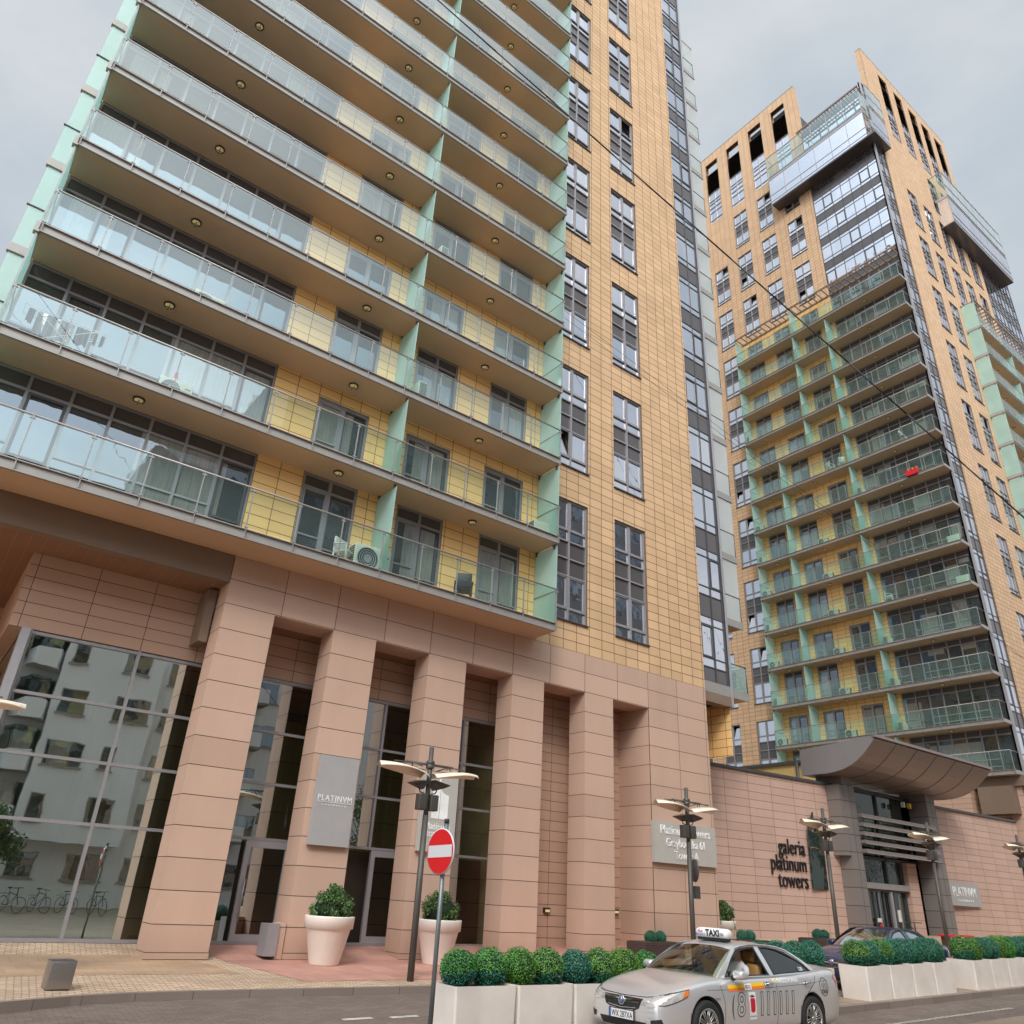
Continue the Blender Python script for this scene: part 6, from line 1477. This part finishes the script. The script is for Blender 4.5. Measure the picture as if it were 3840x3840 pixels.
# ------------------------------------------------------------------ bicycle, bench, far parasol
BK = thing('bicycle', 'black bicycle leaning at the right entrance pillar behind the planters', 'bicycle', None, (33.4, 17.6, pav_z(33.4, 17.6)), math.radians(8))
for x in (-.52, .52):
    mb = MB(); mb.lathe([(.33, -.02), (.35, 0), (.33, .02), (.31, 0), (.33, -.02)], 'tyre', 32, 'y', (x, 0, .35))
    for k in range(12): a = k * PI / 6; mb.tube((x, 0, .35), (x + .32 * math.cos(a), 0, .35 + .32 * math.sin(a)), .003, 'steel2', 4)
    obj_local('wheel', mb, BK)
mb = MB(); mb.path([(-.52, 0, .35), (-.10, 0, .30), (.36, 0, .78), (-.22, 0, .85), (-.10, 0, .30)], .018, 'dark', 8); mb.path([(-.52, 0, .35), (-.22, 0, .85), (-.25, 0, 1.0)], .014, 'dark', 8); mb.path([(.52, 0, .35), (.36, 0, .78), (.32, 0, 1.0)], .018, 'dark', 8); obj_local('frame', mb, BK)
mb = MB(); mb.path([(.30, -.30, 1.02), (.36, -.2, 1.02), (.36, .2, 1.02), (.30, .30, 1.02)], .014, 'dark', 8); obj_local('handlebar', mb, BK)
mb = MB(); cushion(mb, -.40, -.12, -.07, .07, .99, 1.05, 'dark', .025); obj_local('saddle', mb, BK); mb = MB(); cushion(mb, -.85, -.40, -.08, .08, .78, .80, 'dark', .008); obj_local('rack', mb, BK)
t = thing('bench', 'low red-edged bench by the pink wall behind the right planter row', 'bench', None, (38.2, 18.2, pav_z(38, 18.2))); mb = MB(); cushion(mb, -1.2, 1.2, -.2, .2, .42, .5, 'redb', .02); obj_local('seat', mb, t)
for x in (-1, 1): mb = MB(); mb.box(x - .04, x + .04, -.18, .18, 0, .42, 'corten'); obj_local('leg', mb, t)

for i, (x, y) in enumerate(((6.3, -8.0), (7.6, -8.2), (8.9, -8.0), (10.4, -8.1))):
    copy_tree(BK, (x, y, -.27), .9 + .1 * i, '%s of four bicycles parked across the street, mirrored in the storefront' % ords[i].replace('leftmost', 'first'), 'bicycles mirrored in the storefront')

# ------------------------------------------------------------------ camera, sky, sun
cam = bpy.data.cameras.new('camera'); co = bpy.data.objects.new('camera', cam); COL.objects.link(co)
yaw, pitch, roll = 6.29650907e-01, 4.64032553e-01, 5.55348704e-02
cy, sy, cp, sp_ = math.cos(yaw), math.sin(yaw), math.cos(pitch), math.sin(pitch)
fw = Vector((sy * cp, cy * cp, sp_)); rt = Vector((cy, -sy, 0)); up = rt.cross(fw)
r2 = rt * math.cos(roll) + up * math.sin(roll); u2 = up * math.cos(roll) - rt * math.sin(roll)
co.matrix_world = Matrix(((r2.x, u2.x, -fw.x, 0), (r2.y, u2.y, -fw.y, 0), (r2.z, u2.z, -fw.z, 1.7), (0, 0, 0, 1)))
cam.sensor_width = 36; cam.lens = 2870.84 / 3840 * 36; cam.clip_end = 3000; cam.clip_start = .05
S.camera = co
W = bpy.data.worlds.new('World'); S.world = W; W.use_nodes = True; nt = W.node_tree; nt.nodes.clear()
GLOW, SUNE = 4.5, 1.5
SUN_EL, SUN_AZ = math.radians(40), math.radians(222)             # azimuth from +Y, clockwise: behind the camera, a little to the left
sd = Vector((math.sin(SUN_AZ) * math.cos(SUN_EL), math.cos(SUN_AZ) * math.cos(SUN_EL), math.sin(SUN_EL)))
out = N(nt, 'ShaderNodeOutputWorld'); bg = N(nt, 'ShaderNodeBackground'); bg.inputs[1].default_value = .10
sky = N(nt, 'ShaderNodeTexSky'); sky.sky_type = 'NISHITA'; sky.sun_disc = False; sky.sun_elevation = SUN_EL; sky.sun_rotation = SUN_AZ
tc = N(nt, 'ShaderNodeTexCoord'); mp = N(nt, 'ShaderNodeMapping'); mp.inputs['Scale'].default_value = (1.2, 1.2, 2.6); L(nt, tc.outputs['Generated'], mp.inputs[0])
n1 = noise(nt, mp.outputs[0], 2.2, 7, .55); n2 = noise(nt, mp.outputs[0], .9, 3)
rp = N(nt, 'ShaderNodeMapRange'); rp.inputs['From Min'].default_value = .36; rp.inputs['From Max'].default_value = .64; L(nt, math_(nt, 'ADD', math_(nt, 'MULTIPLY', n1.outputs['Fac'], .6), math_(nt, 'MULTIPLY', n2.outputs['Fac'], .4)), rp.inputs['Value'])
cl = N(nt, 'ShaderNodeMix', data_type='RGBA'); L(nt, rp.outputs[0], cl.inputs[0]); cl.inputs[6].default_value = (5.0, 5.85, 6.65, 1); cl.inputs[7].default_value = (8.2, 8.35, 8.4, 1)
dt = N(nt, 'ShaderNodeVectorMath', operation='DOT_PRODUCT'); L(nt, tc.outputs['Generated'], dt.inputs[0]); dt.inputs[1].default_value = sd
gr = N(nt, 'ShaderNodeMapRange', interpolation_type='SMOOTHERSTEP'); gr.inputs["From Min"].default_value = .42; gr.inputs['From Max'].default_value = 1; gr.inputs['To Min'].default_value = 1; gr.inputs['To Max'].default_value = GLOW; L(nt, dt.outputs['Value'], gr.inputs['Value'])
sc2 = N(nt, 'ShaderNodeVectorMath', operation='SCALE'); L(nt, cl.outputs[2], sc2.inputs[0]); L(nt, gr.outputs[0], sc2.inputs['Scale'])
mx = N(nt, 'ShaderNodeMix', data_type='RGBA'); mx.inputs[0].default_value = .92; L(nt, sky.outputs[0], mx.inputs[6]); L(nt, sc2.outputs[0], mx.inputs[7])
L(nt, mx.outputs[2], bg.inputs[0]); L(nt, bg.outputs[0], out.inputs[0])
sl = bpy.data.lights.new('sun', 'SUN'); sl.energy = SUNE; sl.angle = math.radians(14); sl.color = (1, .95, .88)
so = bpy.data.objects.new('sun', sl); COL.objects.link(so); so.rotation_euler = sd.to_track_quat('Z', 'Y').to_euler(); so.location = (0, -20, 60)
S.view_settings.view_transform = 'Standard'; S.view_settings.look = 'None'; S.view_settings.exposure = 0; S.view_settings.gamma = 1
S.cycles.max_bounces = 8; S.cycles.transparent_max_bounces = 16; S.cycles.diffuse_bounces = 4; S.cycles.glossy_bounces = 4
S.cycles.use_denoising = True; S.cycles.caustics_reflective = False; S.cycles.caustics_refractive = False
